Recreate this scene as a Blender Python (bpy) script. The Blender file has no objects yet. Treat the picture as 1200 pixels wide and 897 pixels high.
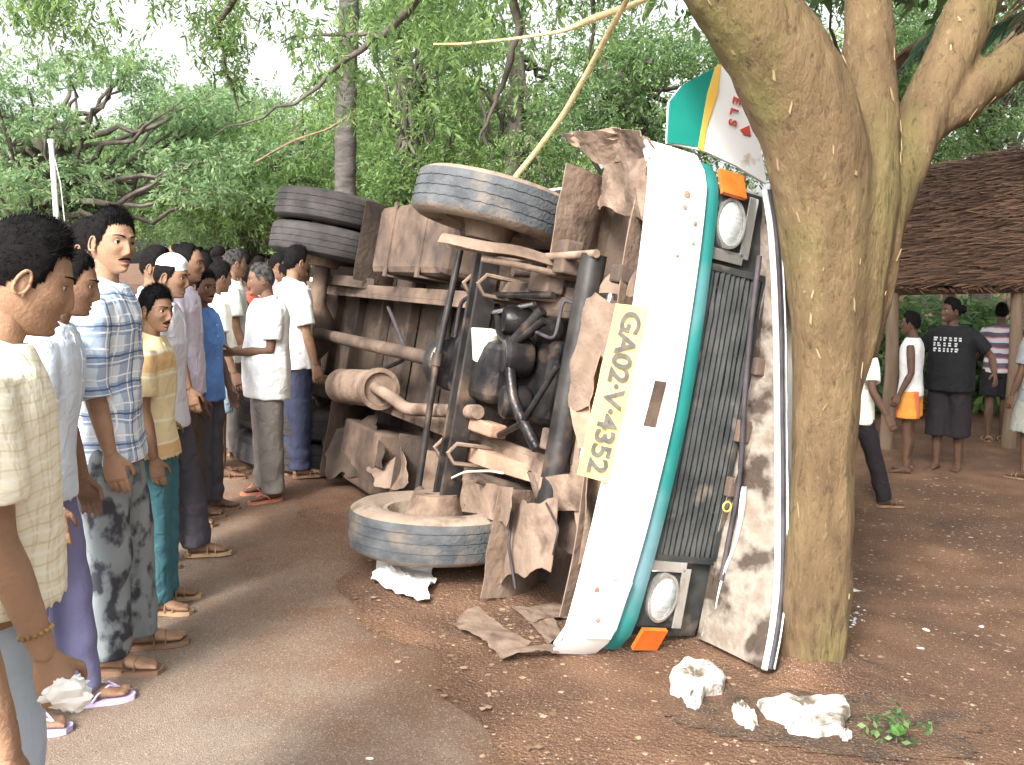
import bpy, math, random
import numpy as np
from mathutils import Vector, Matrix

random.seed(7)
rng = np.random.default_rng(7)
R_ = math.radians
sc = bpy.context.scene
col = sc.collection

# ------------------------------------------------------------------ camera, sky, sun, exposure
FOC, HOR, CZ = 1150.0, 308.0, 1.6            # focal length and horizon in photo pixels, lens height
PITCH = math.atan((448.5 - HOR) / FOC)
cam = bpy.data.cameras.new('camera')
cam.sensor_width = 36.0
cam.lens = 36.0 * FOC / 1200.0
cam.clip_start, cam.clip_end = 0.05, 2000
camo = bpy.data.objects.new('camera', cam)
col.objects.link(camo)
camo.location = (0, 0, CZ)
camo.rotation_euler = (math.pi / 2 - PITCH, 0, 0)
sc.camera = camo

SUN_EL, SUN_AZ = R_(38), math.atan2(-0.42, -0.9)
w = bpy.data.worlds.new('World')
sc.world = w
w.use_nodes = True
nt = w.node_tree
bg = nt.nodes['Background']
sky = nt.nodes.new('ShaderNodeTexSky')
sky.sky_type = 'NISHITA'
sky.sun_disc = False
sky.sun_elevation = SUN_EL
sky.sun_rotation = SUN_AZ
sky.air_density, sky.dust_density, sky.ozone_density = 1.0, 6.0, 1.0
hs = nt.nodes.new('ShaderNodeHueSaturation')
hs.inputs['Saturation'].default_value = 0.08
nt.links.new(sky.outputs[0], hs.inputs['Color'])
nt.links.new(hs.outputs[0], bg.inputs['Color'])
bg.inputs['Strength'].default_value = 0.15
sl = bpy.data.lights.new('sun', 'SUN')
sl.energy, sl.angle, sl.color = 1.5, R_(10), (1.0, 0.93, 0.82)
slo = bpy.data.objects.new('sun', sl)
col.objects.link(slo)
sdir = Vector((math.sin(SUN_AZ) * math.cos(SUN_EL), math.cos(SUN_AZ) * math.cos(SUN_EL), math.sin(SUN_EL)))
slo.rotation_euler = sdir.to_track_quat('Z', 'Y').to_euler()
sc.view_settings.view_transform = 'Standard'
sc.view_settings.look = 'None'
sc.view_settings.gamma = 1
sc.view_settings.exposure = 1.75

# ------------------------------------------------------------------ pixel helpers
def ray(px, py):
    zc = (448.5 - py) / FOC
    return np.array([(px - 600) / FOC, math.cos(PITCH) + zc * math.sin(PITCH), -math.sin(PITCH) + zc * math.cos(PITCH)])
def P(px, py, Y):
    d = ray(px, py)
    return np.array([0, 0, CZ]) + d * (Y / d[1])
def sstep(a, b, x):
    t = np.clip((np.asarray(x, float) - a) / (b - a), 0, 1)
    return t * t * (3 - 2 * t)
BA, BRoll = 0.465, 0.198                     # heading of the bus, how far past its side it rolled
UH = np.array([math.cos(BA), math.sin(BA), 0])
FW = np.array([math.sin(BA), -math.cos(BA), 0])
ZU = np.array([0, 0, 1.0])
BR = math.cos(BRoll) * ZU + math.sin(BRoll) * UH
BUp = math.cos(BRoll) * UH - math.sin(BRoll) * ZU
BO = np.array([0.396, 3.995, 1.037])
def gh(x, y):                                # verge falls away on the far side of the bus
    s = np.asarray(x, float) * UH[0] + np.asarray(y, float) * UH[1]
    yy = np.asarray(y, float)
    return -0.36 * sstep(1.7, 5.4, s) - .07*np.exp(-((np.asarray(x, float)-.62)**2+(yy-3.98)**2)/.32) + .034*np.clip(yy-10, 0, 40)*sstep(10, 14, yy)
def G(px, py):
    d = ray(px, py)
    p = np.array([0, 0, CZ]) + d * (-CZ / d[2])
    for _ in range(25):
        z = float(gh(p[0], p[1]))
        p = np.array([0, 0, CZ]) + d * ((z - CZ) / d[2])
    return p
def BF(px, py, fv):                          # pixel on a cross plane of the bus -> (right, up)
    d = ray(px, py); C = np.array([0, 0, CZ]) - BO
    q = C + d * ((fv - C @ FW) / (d @ FW))
    return q @ BR, q @ BUp
def BU(px, py, uv):                          # pixel on a level of the bus underside -> (forward, right)
    d = ray(px, py); C = np.array([0, 0, CZ]) - BO
    q = C + d * ((uv - C @ BUp) / (d @ BUp))
    return q @ FW, q @ BR

# ------------------------------------------------------------------ mesh helpers
class MB:
    def __init__(s): s.v, s.f, s.m, s.n = [], [], [], 0
    def add(s, V, F, mi=0):
        V = np.asarray(V, float).reshape(-1, 3)
        o = s.n
        s.v.append(V); s.n += len(V)
        s.f += [tuple(int(i) + o for i in f) for f in F]
        s.m += [mi] * len(F)
        return s
    def box(s, a, b, mi=0):
        x0, y0, z0 = np.minimum(a, b); x1, y1, z1 = np.maximum(a, b)
        V = [(x0,y0,z0),(x1,y0,z0),(x1,y1,z0),(x0,y1,z0),(x0,y0,z1),(x1,y0,z1),(x1,y1,z1),(x0,y1,z1)]
        return s.add(V, [(0,3,2,1),(4,5,6,7),(0,1,5,4),(1,2,6,5),(2,3,7,6),(3,0,4,7)], mi)
    def bar(s, a, b, wd, ht, up=(0, 0, 1), mi=0):
        a, b = np.array(a, float), np.array(b, float); d = b - a; d /= np.linalg.norm(d)
        x = np.cross(d, up); x /= np.linalg.norm(x) + 1e-9; y = np.cross(x, d)
        V = [p + x * i * wd / 2 + y * j * ht / 2 for p in (a, b) for i, j in ((-1,-1),(1,-1),(1,1),(-1,1))]
        return s.add(V, [(0,1,2,3),(7,6,5,4),(0,4,5,1),(1,5,6,2),(2,6,7,3),(3,7,4,0)], mi)
    def rings(s, rings, caps=True, mi=0):
        n = len(rings[0]); V = np.concatenate([np.asarray(r, float) for r in rings])
        F = []
        for i in range(len(rings) - 1):
            for j in range(n):
                k = (j + 1) % n
                F.append((i*n+j, i*n+k, (i+1)*n+k, (i+1)*n+j))
        if caps:
            F.append(tuple(range(n-1, -1, -1))); F.append(tuple((len(rings)-1)*n + j for j in range(n)))
        return s.add(V, F, mi)
    def tube(s, pts, rad, n=10, caps=True, up=None, flat=1.0, mi=0):
        pts = np.asarray(pts, float)
        rad = np.full(len(pts), rad) if np.isscalar(rad) else np.asarray(rad, float)
        rg = []; prev = None
        for i in range(len(pts)):
            d = pts[min(i+1, len(pts)-1)] - pts[max(i-1, 0)]
            d = d / (np.linalg.norm(d) + 1e-9)
            if prev is None:
                u = np.array(up, float) if up is not None else (np.array([0,0,1.0]) if abs(d[2]) < .9 else np.array([1.0,0,0]))
                x = np.cross(u, d)
            else:
                x = prev - d * (prev @ d)
            x /= np.linalg.norm(x) + 1e-9; prev = x; y = np.cross(d, x)
            a = np.arange(n) * 2 * math.pi / n
            rg.append(pts[i] + rad[i] * (np.cos(a)[:,None] * x + flat * np.sin(a)[:,None] * y))
        return s.rings(rg, caps, mi)
    def lathe(s, prof, axis_o, axis_d, n=32, mi=0):         # prof: list of (along, radius), closed loop if first==last
        d = np.array(axis_d, float); d /= np.linalg.norm(d)
        x = np.cross(d, [0,0,1.0] if abs(d[2]) < .9 else [1.0,0,0]); x /= np.linalg.norm(x); y = np.cross(d, x)
        a = np.arange(n) * 2 * math.pi / n
        rg = [np.array(axis_o) + d * t + r * (np.cos(a)[:,None]*x + np.sin(a)[:,None]*y) for t, r in prof]
        return s.rings(rg, False, mi)
    def ball(s, c, r, n=12, mi=0):
        r = np.array([r]*3) if np.isscalar(r) else np.array(r)
        rg = []
        for i in range(1, n):
            e = -math.pi/2 + math.pi*i/n; a = np.arange(2*n)*math.pi/n
            rg.append(np.array(c) + np.stack([np.cos(e)*np.cos(a)*r[0], np.cos(e)*np.sin(a)*r[1], np.full(2*n, math.sin(e))*r[2]], 1))
        return s.rings(rg, True, mi)
    def sheet(s, grid, th, mi=0):                            # grid (n,m,3) -> slab of thickness th (scalar) along its normals
        g = np.asarray(grid, float); n, m, _ = g.shape
        du = np.gradient(g, axis=0); dv = np.gradient(g, axis=1); N = np.cross(du, dv)
        N /= np.linalg.norm(N, axis=2, keepdims=True) + 1e-9
        V = np.concatenate([g.reshape(-1,3), (g - N*th).reshape(-1,3)]); o = n*m; F = []
        for i in range(n-1):
            for j in range(m-1):
                a, b, c, d = i*m+j, (i+1)*m+j, (i+1)*m+j+1, i*m+j+1
                F.append((a,b,c,d)); F.append((d+o,c+o,b+o,a+o))
        for i in range(n-1):
            F.append((i*m, i*m+o, (i+1)*m+o, (i+1)*m)); a = i*m+m-1; F.append((a, a+m, a+m+o, a+o))
        for j in range(m-1):
            F.append((j, j+1, j+1+o, j+o)); a = (n-1)*m+j; F.append((a, a+o, a+1+o, a+1))
        return s.add(V, F, mi)
    def plate(s, poly, th, nrm, mi=0):                       # flat polygon extruded by th along nrm
        p = np.asarray(poly, float); n = len(p); nr = np.array(nrm, float); nr /= np.linalg.norm(nr)
        V = np.concatenate([p, p + nr*th])
        F = [tuple(range(n-1,-1,-1)), tuple(range(n, 2*n))] + [(i, (i+1)%n, (i+1)%n+n, i+n) for i in range(n)]
        return s.add(V, F, mi)
    def VF(s): return np.concatenate(s.v), s.f
    def mesh(s, name, mats, smooth=40):
        me = bpy.data.meshes.new(name)
        me.from_pydata(np.concatenate(s.v).tolist(), [], s.f)
        for mt in (mats if isinstance(mats, (list, tuple)) else [mats]): me.materials.append(mt)
        if any(s.m): me.polygons.foreach_set('material_index', s.m)
        me.update()
        if smooth is not None:
            me.shade_smooth()
            if smooth < 180: me.set_sharp_from_angle(angle=R_(smooth))
        return me
    def build(s, name, mats, parent=None, smooth=40, bevel=0):
        o = bpy.data.objects.new(name, s.mesh(name, mats, smooth))
        col.objects.link(o)
        if parent is not None: o.parent = parent
        if bevel:
            b = o.modifiers.new('bevel', 'BEVEL'); b.width = bevel; b.segments = 2; b.limit_method = 'ANGLE'; b.angle_limit = R_(50)
        return o
def fast_mesh(name, V, Q, mat, smooth=False):               # arrays: V (n,3), Q (m,4) or (m,3)
    me = bpy.data.meshes.new(name)
    k = Q.shape[1]
    me.vertices.add(len(V)); me.vertices.foreach_set('co', np.ascontiguousarray(V, dtype=np.float32).ravel())
    me.loops.add(Q.size); me.loops.foreach_set('vertex_index', np.ascontiguousarray(Q, dtype=np.int32).ravel())
    me.polygons.add(len(Q)); me.polygons.foreach_set('loop_start', np.arange(0, Q.size, k, dtype=np.int32))
    me.update(calc_edges=True); me.validate()
    for mt in (mat if isinstance(mat, (list, tuple)) else [mat]): me.materials.append(mt)
    if smooth: me.shade_smooth()
    return me
def link(name, me, parent=None):
    o = bpy.data.objects.new(name, me); col.objects.link(o)
    if parent is not None: o.parent = parent
    return o
def empty(name, loc=(0,0,0), rz=0.0):
    o = bpy.data.objects.new(name, None); o.empty_display_size = 0.1
    o.location = loc; o.rotation_euler = (0, 0, rz); col.objects.link(o); return o
def tag(o, label=None, cat=None, group=None, kind=None):
    if label: o['label'] = label
    if cat: o['category'] = cat
    if group: o['group'] = group
    if kind: o['kind'] = kind
    return o
def fuse(mb, voxel, smooth=4, fac=0.5):                     # melt overlapping closed shapes into one skin -> (V, F)
    me = mb.mesh('tmp', [], None)
    o = bpy.data.objects.new('tmp', me); col.objects.link(o)
    m = o.modifiers.new('r', 'REMESH'); m.mode = 'VOXEL'; m.voxel_size = voxel
    if smooth:
        m = o.modifiers.new('s', 'SMOOTH'); m.factor = fac; m.iterations = smooth
    dg = bpy.context.evaluated_depsgraph_get(); ev = o.evaluated_get(dg); e = ev.to_mesh()
    V = np.empty(len(e.vertices)*3); e.vertices.foreach_get('co', V); V = V.reshape(-1, 3)
    F = [tuple(p.vertices) for p in e.polygons]
    ev.to_mesh_clear(); bpy.data.objects.remove(o); bpy.data.meshes.remove(me)
    return V, F
def snoise(V, freq, seed=0, octaves=3):                     # cheap smooth noise on an array of points, about -1..1
    r = np.random.default_rng(seed); out = np.zeros(len(V)); a = 1.0
    for o in range(octaves):
        s = np.zeros(len(V))
        for _ in range(5):
            k = r.normal(size=3); k /= np.linalg.norm(k); s += np.sin(V @ (k*freq*(2**o)*r.uniform(.7,1.3)) + r.uniform(0, 6.3))
        out += a * s / 3.2; a *= .5
    return out / 1.6
def text_mesh(txt, size, depth=0.003, spacing=1.0):
    cu = bpy.data.curves.new('t', 'FONT'); cu.body = txt; cu.size = size; cu.extrude = depth; cu.space_character = spacing
    cu.align_x, cu.align_y = 'CENTER', 'CENTER'; cu.offset = size * .022
    o = bpy.data.objects.new('t', cu); col.objects.link(o)
    me = bpy.data.meshes.new_from_object(o.evaluated_get(bpy.context.evaluated_depsgraph_get()))
    bpy.data.objects.remove(o); return me

# ------------------------------------------------------------------ materials
def mat(name, c1, c2=None, scale=8, rough=0.7, metal=0.0, bump=0.0, bscale=None, c3=None, s3=2.0, t3=(0.5, 0.65), det=6, stretch=None, spec=0.22, sheen=0, coords='Object'):
    m = bpy.data.materials.new(name); m.use_nodes = True
    n, l = m.node_tree.nodes, m.node_tree.links
    b = n['Principled BSDF']; b.inputs['Roughness'].default_value = rough; b.inputs['Metallic'].default_value = metal
    b.inputs['Specular IOR Level'].default_value = spec
    if sheen: b.inputs['Sheen Weight'].default_value = sheen
    b.inputs['Base Color'].default_value = (*c1, 1)
    tc = n.new('ShaderNodeTexCoord'); src = tc.outputs[coords]
    if stretch:
        mp = n.new('ShaderNodeMapping'); mp.inputs['Scale'].default_value = stretch; l.new(src, mp.inputs[0]); src = mp.outputs[0]
    def noise(s, d=det):
        t = n.new('ShaderNodeTexNoise'); t.inputs['Scale'].default_value = s; t.inputs['Detail'].default_value = d
        l.new(src, t.inputs['Vector']); return t
    out = None
    if c2 is not None:
        t = noise(scale); r = n.new('ShaderNodeValToRGB')
        r.color_ramp.elements[0].position, r.color_ramp.elements[1].position = .33, .68
        r.color_ramp.elements[0].color, r.color_ramp.elements[1].color = (*c1, 1), (*c2, 1)
        l.new(t.outputs[0], r.inputs[0]); out = r.outputs[0]
    if c3 is not None:
        t = noise(s3); r = n.new('ShaderNodeValToRGB')
        r.color_ramp.elements[0].position, r.color_ramp.elements[1].position = t3
        l.new(t.outputs[0], r.inputs[0])
        x = n.new('ShaderNodeMixRGB'); l.new(r.outputs[0], x.inputs[0])
        if out: l.new(out, x.inputs[1])
        else: x.inputs[1].default_value = (*c1, 1)
        x.inputs[2].default_value = (*c3, 1); out = x.outputs[0]
    if out: l.new(out, b.inputs['Base Color'])
    if bump:
        t = noise(bscale or scale*3); bp = n.new('ShaderNodeBump'); bp.inputs['Strength'].default_value = bump; bp.inputs['Distance'].default_value = 0.02
        l.new(t.outputs[0], bp.inputs['Height']); l.new(bp.outputs[0], b.inputs['Normal'])
    return m
def math_node(n, l, op, a, b=None, c=None):
    x = n.new('ShaderNodeMath'); x.operation = op
    for i, v in enumerate((a, b, c)):
        if v is None: continue
        if isinstance(v, (int, float)): x.inputs[i].default_value = v
        else: l.new(v, x.inputs[i])
    return x.outputs[0]
def cloth_mat(name, base, pattern=None, rough=0.85, wr=0.5):
    """pattern: list of (axis 'z' or 'a' (round the body), repeats per metre, offset, width 0..1, colour, strength)"""
    m = bpy.data.materials.new(name); m.use_nodes = True
    n, l = m.node_tree.nodes, m.node_tree.links
    b = n['Principled BSDF']; b.inputs['Roughness'].default_value = rough; b.inputs['Specular IOR Level'].default_value = .2
    tc = n.new('ShaderNodeTexCoord'); sp = n.new('ShaderNodeSeparateXYZ'); l.new(tc.outputs['Object'], sp.inputs[0])
    t = n.new('ShaderNodeTexNoise'); t.inputs['Scale'].default_value = 9; t.inputs['Detail'].default_value = 5; l.new(tc.outputs['Object'], t.inputs[0])
    x = n.new('ShaderNodeMixRGB'); x.inputs[1].default_value = (*[c*.86 for c in base], 1); x.inputs[2].default_value = (*[min(1, c*1.08) for c in base], 1)
    l.new(t.outputs[0], x.inputs[0]); out = x.outputs[0]
    wn = n.new('ShaderNodeTexNoise'); wn.inputs['Scale'].default_value = 6; wn.inputs['Detail'].default_value = 2; l.new(tc.outputs['Object'], wn.inputs[0])
    wob = math_node(n, l, 'MULTIPLY', math_node(n, l, 'SUBTRACT', wn.outputs[0], .5), .05)
    ang = math_node(n, l, 'MULTIPLY', math_node(n, l, 'ARCTAN2', sp.outputs[1], sp.outputs[0]), 0.16)
    for ax, rep, off, wd, c, st in (pattern or []):
        v = ang if ax == 'a' else (sp.outputs[2] if ax == 'z' else (sp.outputs[0] if ax == 'x' else sp.outputs[1]))
        fr = math_node(n, l, 'FRACT', math_node(n, l, 'MULTIPLY_ADD', math_node(n, l, 'ADD', v, wob), rep, off))
        k = math_node(n, l, 'MULTIPLY', math_node(n, l, 'LESS_THAN', fr, wd), st)
        y = n.new('ShaderNodeMixRGB'); l.new(k, y.inputs[0]); l.new(out, y.inputs[1]); y.inputs[2].default_value = (*c, 1); out = y.outputs[0]
    l.new(out, b.inputs['Base Color'])
    t2 = n.new('ShaderNodeTexNoise'); t2.inputs['Scale'].default_value = 11; t2.inputs['Detail'].default_value = 3; t2.inputs['Distortion'].default_value = 1.2
    l.new(tc.outputs['Object'], t2.inputs[0])
    bp = n.new('ShaderNodeBump'); bp.inputs['Strength'].default_value = wr; bp.inputs['Distance'].default_value = 0.03
    l.new(t2.outputs[0], bp.inputs['Height']); l.new(bp.outputs[0], b.inputs['Normal'])
    return m
def leaf_mat(name, dark, light, trans=0.35):
    m = bpy.data.materials.new(name); m.use_nodes = True
    n, l = m.node_tree.nodes, m.node_tree.links
    b = n['Principled BSDF']; b.inputs['Roughness'].default_value = .55; b.inputs['Specular IOR Level'].default_value = .3
    g = n.new('ShaderNodeNewGeometry'); r = n.new('ShaderNodeValToRGB')
    r.color_ramp.elements[0].color, r.color_ramp.elements[1].color = (*dark, 1), (*light, 1)
    l.new(g.outputs['Random Per Island'], r.inputs[0]); l.new(r.outputs[0], b.inputs['Base Color'])
    tr = n.new('ShaderNodeBsdfTranslucent'); mx = n.new('ShaderNodeMixShader'); mx.inputs[0].default_value = trans
    hv = n.new('ShaderNodeHueSaturation'); hv.inputs['Value'].default_value = 1.5; l.new(r.outputs[0], hv.inputs['Color']); l.new(hv.outputs[0], tr.inputs[0])
    l.new(b.outputs[0], mx.inputs[1]); l.new(tr.outputs[0], mx.inputs[2])
    l.new(mx.outputs[0], n['Material Output'].inputs[0])
    return m
M = {}
M['dirt'] = mat('dirt', (.112,.058,.034), (.188,.104,.062), 3.0, .95, bump=1.0, bscale=60, c3=(.075,.042,.028), s3=1.1, t3=(.46,.66), det=14)
M['road'] = mat('road', (.160,.124,.099), (.232,.184,.148), 2.2, .95, bump=.4, bscale=160, c3=(.175,.125,.092), s3=.7, t3=(.45,.7), det=12)
M['bark_plain'] = mat('bark', (.13,.083,.042), (.21,.15,.075), 5, .95, bump=.9, bscale=14, c3=(.15,.13,.052), s3=2.4, t3=(.45,.62), det=9, stretch=(1,1,.35))
M['bark_dark'] = mat('bark_dark', (.055,.047,.040), (.13,.112,.095), 6, .95, bump=.7, bscale=20, stretch=(1,1,.3))
M['palm_bark'] = mat('palm_bark', (.045,.04,.037), (.10,.088,.08), 5, .95, bump=.6, stretch=(1,1,3))
M['leaf_mid'] = leaf_mat('leaf_mid', (.065,.135,.05), (.26,.36,.13), .55)
M['leaf_pale'] = leaf_mat('leaf_pale', (.08,.16,.075), (.28,.38,.19), .55)
M['leaf_deep'] = leaf_mat('leaf_deep', (.045,.10,.04), (.19,.28,.11), .5)
M['leaf_blue'] = leaf_mat('leaf_blue', (.03,.085,.055), (.13,.21,.12), .4)
M['leaf_dry'] = leaf_mat('leaf_dry', (.10,.062,.04), (.26,.18,.12), .15)
M['leaf_fresh'] = leaf_mat('leaf_fresh', (.09,.22,.05), (.16,.36,.09), .4)
M['white_paint'] = mat('white_paint', (.80,.80,.78), (.76,.75,.72), 3, .42, bump=.05, bscale=20, c3=(.42,.27,.18), s3=5.5, t3=(.69,.76))
M['teal_paint'] = mat('teal_paint', (.012,.15,.135), (.03,.19,.18), 4, .5, c3=(.13,.24,.27), s3=2.2, t3=(.5,.7))
M['teal_clean'] = mat('teal_clean', (.012,.215,.17), (.02,.25,.2), 4, .4)
M['yellow_paint'] = mat('yellow_paint', (.75,.45,.08), (.8,.5,.1), 5, .5)
M['plate_yellow'] = mat('plate_yellow', (.74,.60,.20), (.78,.67,.29), 4, .5, c3=(.66,.53,.28), s3=6, t3=(.55,.75))
M['plate_ink'] = mat('plate_ink', (.12,.11,.10), (.2,.18,.16), 30, .6)
M['red_paint'] = mat('red_paint', (.5,.05,.04), (.55,.1,.07), 20, .5)
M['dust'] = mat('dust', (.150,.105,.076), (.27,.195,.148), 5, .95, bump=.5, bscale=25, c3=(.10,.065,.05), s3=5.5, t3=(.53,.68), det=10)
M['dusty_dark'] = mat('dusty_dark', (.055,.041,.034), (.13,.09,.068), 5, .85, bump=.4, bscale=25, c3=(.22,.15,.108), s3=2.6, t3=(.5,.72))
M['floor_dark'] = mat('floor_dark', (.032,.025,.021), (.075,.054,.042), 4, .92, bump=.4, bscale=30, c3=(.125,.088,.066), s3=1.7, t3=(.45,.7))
M['black_metal'] = mat('black_metal', (.018,.017,.018), (.05,.045,.042), 6, .38, .3, bump=.15, c3=(.16,.11,.08), s3=5, t3=(.58,.75))
M['engine_black'] = mat('engine_black', (.012,.012,.014), (.04,.036,.034), 8, .3, .4, bump=.3, c3=(.12,.085,.065), s3=6, t3=(.58,.74))
M['rust'] = mat('rust', (.26,.15,.10), (.36,.23,.165), 7, .95, bump=.4, bscale=30, c3=(.22,.12,.08), s3=6, t3=(.55,.7))
M['tyre'] = mat('tyre', (.055,.060,.066), (.105,.109,.115), 9, .9, bump=.4, bscale=60, c3=(.19,.155,.125), s3=5, t3=(.52,.72), det=10)
M['tyre_dust'] = mat('tyre_dust', (.22,.165,.125), (.31,.245,.19), 5, .95, bump=.4, bscale=40, c3=(.10,.075,.06), s3=7, t3=(.55,.72))
M['tyre_far'] = mat('tyre_far', (.035,.033,.034), (.07,.062,.06), 7, .9, bump=.25, bscale=50)
M['grille'] = mat('grille', (.018,.02,.021), (.05,.052,.05), 8, .5, c3=(.17,.14,.11), s3=5, t3=(.58,.74))
M['crumple'] = mat('crumple', (.15,.115,.088), (.36,.32,.275), 6, .7, bump=.7, bscale=22, c3=(.055,.04,.03), s3=6, t3=(.48,.60), det=10)  # dark third colour paints in shadowy holes between the torn pieces
M['chrome'] = mat('chrome', (.62,.62,.6), (.5,.49,.46), 6, .25, .8, c3=(.35,.28,.22), s3=6, t3=(.6,.72))
M['lens'] = mat('lens', (.42,.46,.46), (.60,.64,.63), 30, .08, .35, bump=.35, bscale=50, stretch=(1,3,.5))
M['orange_lens'] = mat('orange_lens', (.55,.10,.015), (.62,.15,.03), 12, .25)
M['glass'] = mat('glass', (.05,.06,.06), (.08,.09,.09), 6, .08)
M['rubber'] = mat('rubber', (.03,.028,.032), (.07,.06,.065), 10, .6)
M['rope'] = mat('rope', (.50,.38,.20), (.60,.47,.27), 20, .9, bump=.5)
M['paper'] = mat('paper', (.80,.79,.77), (.72,.70,.67), 6, .8, bump=.3, bscale=12)
M['plaster'] = mat('plaster', (.60,.59,.55), (.44,.43,.39), 9, .95, bump=1.0, bscale=30, c3=(.15,.12,.09), s3=11, t3=(.52,.66), det=10)
M['pole'] = mat('pole', (.72,.73,.72), (.6,.6,.6), 4, .6)
M['thatch'] = leaf_mat('thatch', (.05,.026,.017), (.24,.135,.085), .05)
M['thatch_dark'] = mat('thatch_dark', (.05,.032,.022), (.11,.072,.05), 6, .95, bump=.5, stretch=(1,6,6))
M['wood'] = mat('wood', (.16,.11,.075), (.24,.17,.12), 5, .9, stretch=(3,3,.4), bump=.4)
M['pebble'] = leaf_mat('pebble', (.07,.048,.036), (.40,.32,.25), 0)
M['litter'] = leaf_mat('litter', (.10,.055,.03), (.42,.30,.20), .1)
M['shard'] = leaf_mat('shard', (.45,.45,.47), (.85,.85,.87), .1)
M['hair'] = mat('hair', (.004,.0038,.004), (.010,.009,.009), 60, .75, bump=.15, bscale=200, spec=.06)
M['hair_grey'] = mat('hair_grey', (.010,.009,.009), (.07,.066,.064), 40, .7, bump=.2, bscale=200, spec=.08)
M['eye_white'] = mat('eye_white', (.5,.47,.44), None, rough=.2)
M['iris'] = mat('iris', (.02,.012,.008), None, rough=.1)
M['lip'] = mat('lip', (.30,.145,.105), (.25,.12,.09), 40, .5)
M['nail'] = mat('nail', (.5,.33,.25), None, rough=.4)
def speckle(m, sc1=160, amt=.45, dark=(.05,.035,.028), light=(.42,.34,.27)):
    """fine grit over a ground material: dark and pale grains"""
    n, l = m.node_tree.nodes, m.node_tree.links; b = n['Principled BSDF']; src = b.inputs['Base Color'].links[0].from_socket
    tc = n.new('ShaderNodeTexCoord'); t = n.new('ShaderNodeTexNoise'); t.inputs['Scale'].default_value = sc1; t.inputs['Detail'].default_value = 2; l.new(tc.outputs['Object'], t.inputs[0])
    for lo, hi, c in ((.60,.66,light), (.40,.34,dark)):
        r = n.new('ShaderNodeMapRange'); r.inputs[1].default_value = lo; r.inputs[2].default_value = hi; r.inputs[4].default_value = amt; l.new(t.outputs[0], r.inputs[0])
        x = n.new('ShaderNodeMixRGB'); l.new(r.outputs[0], x.inputs[0]); l.new(src, x.inputs[1]); x.inputs[2].default_value = (*c, 1); src = x.outputs[0]
    l.new(src, b.inputs['Base Color'])
def road_dirt(m):
    """red dirt washed over the road towards its broken right edge"""
    n, l = m.node_tree.nodes, m.node_tree.links; b = n['Principled BSDF']; src = b.inputs['Base Color'].links[0].from_socket
    tc = n.new('ShaderNodeTexCoord'); d = n.new('ShaderNodeVectorMath'); d.operation = 'DOT_PRODUCT'; d.inputs[1].default_value = tuple(UH); l.new(tc.outputs['Object'], d.inputs[0])
    t = n.new('ShaderNodeTexNoise'); t.inputs['Scale'].default_value = 2.6; t.inputs['Detail'].default_value = 9; t.inputs['Roughness'].default_value = .65; l.new(tc.outputs['Object'], t.inputs[0])
    v = math_node(n, l, 'ADD', d.outputs['Value'], math_node(n, l, 'MULTIPLY', math_node(n, l, 'SUBTRACT', t.outputs[0], .5), 2.2))
    r = n.new('ShaderNodeMapRange'); r.inputs[1].default_value = .45; r.inputs[2].default_value = 1.5; l.new(v, r.inputs[0])
    x = n.new('ShaderNodeMixRGB'); l.new(r.outputs[0], x.inputs[0]); l.new(src, x.inputs[1]); x.inputs[2].default_value = (.148,.083,.050, 1); l.new(x.outputs[0], b.inputs['Base Color'])
def bark_mat(name):
    m = mat(name, (.115,.074,.040), (.20,.138,.072), 7, .95, c3=(.15,.125,.05), s3=3.0, t3=(.5,.68), det=12, stretch=(1,1,.4), bump=.8, bscale=30)
    n, l = m.node_tree.nodes, m.node_tree.links; b = n['Principled BSDF']; src = b.inputs['Base Color'].links[0].from_socket
    tc = n.new('ShaderNodeTexCoord'); mp = n.new('ShaderNodeMapping'); mp.inputs['Scale'].default_value = (1,1,.42); l.new(tc.outputs['Object'], mp.inputs[0])
    t = n.new('ShaderNodeTexNoise'); t.inputs['Scale'].default_value = 30; t.inputs['Detail'].default_value = 12; t.inputs['Roughness'].default_value = .7; l.new(mp.outputs[0], t.inputs[0])
    for lo, hi, c, a in ((.58,.72,(.32,.24,.14),.7), (.44,.32,(.035,.024,.016),.8)):
        r = n.new('ShaderNodeMapRange'); r.inputs[1].default_value = lo; r.inputs[2].default_value = hi; r.inputs[4].default_value = a; l.new(t.outputs[0], r.inputs[0])
        x = n.new('ShaderNodeMixRGB'); l.new(r.outputs[0], x.inputs[0]); l.new(src, x.inputs[1]); x.inputs[2].default_value = (*c, 1); src = x.outputs[0]
    l.new(src, b.inputs['Base Color'])
    bp = n.new('ShaderNodeBump'); bp.inputs['Strength'].default_value = 1.0; bp.inputs['Distance'].default_value = .03; l.new(t.outputs[0], bp.inputs['Height'])
    old = b.inputs['Normal'].links[0].from_socket; l.new(old, bp.inputs['Normal']); l.new(bp.outputs[0], b.inputs['Normal'])
    return m
M['bark'] = bark_mat('bark')
speckle(M['dirt'], 140, .5); road_dirt(M['road']); speckle(M['road'], 140, .5)
def skin(name, c):
    m = mat('skin_'+name, tuple(x*.88 for x in c), tuple(min(1, x*1.1) for x in c), 14, .62, bump=.2, bscale=120, spec=.25, c3=tuple(x*.72 for x in c), s3=9, t3=(.52,.72))
    b = m.node_tree.nodes['Principled BSDF']; b.inputs['Subsurface Weight'].default_value = .12; b.inputs['Subsurface Radius'].default_value = (.02,.008,.004); b.inputs['Subsurface Scale'].default_value = .3
    return m
SK = {'a': skin('warm', (.30,.178,.112)), 'b': skin('brown', (.23,.132,.083)), 'c': skin('deep', (.145,.08,.052)), 'd': skin('dark', (.10,.055,.036))}

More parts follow.
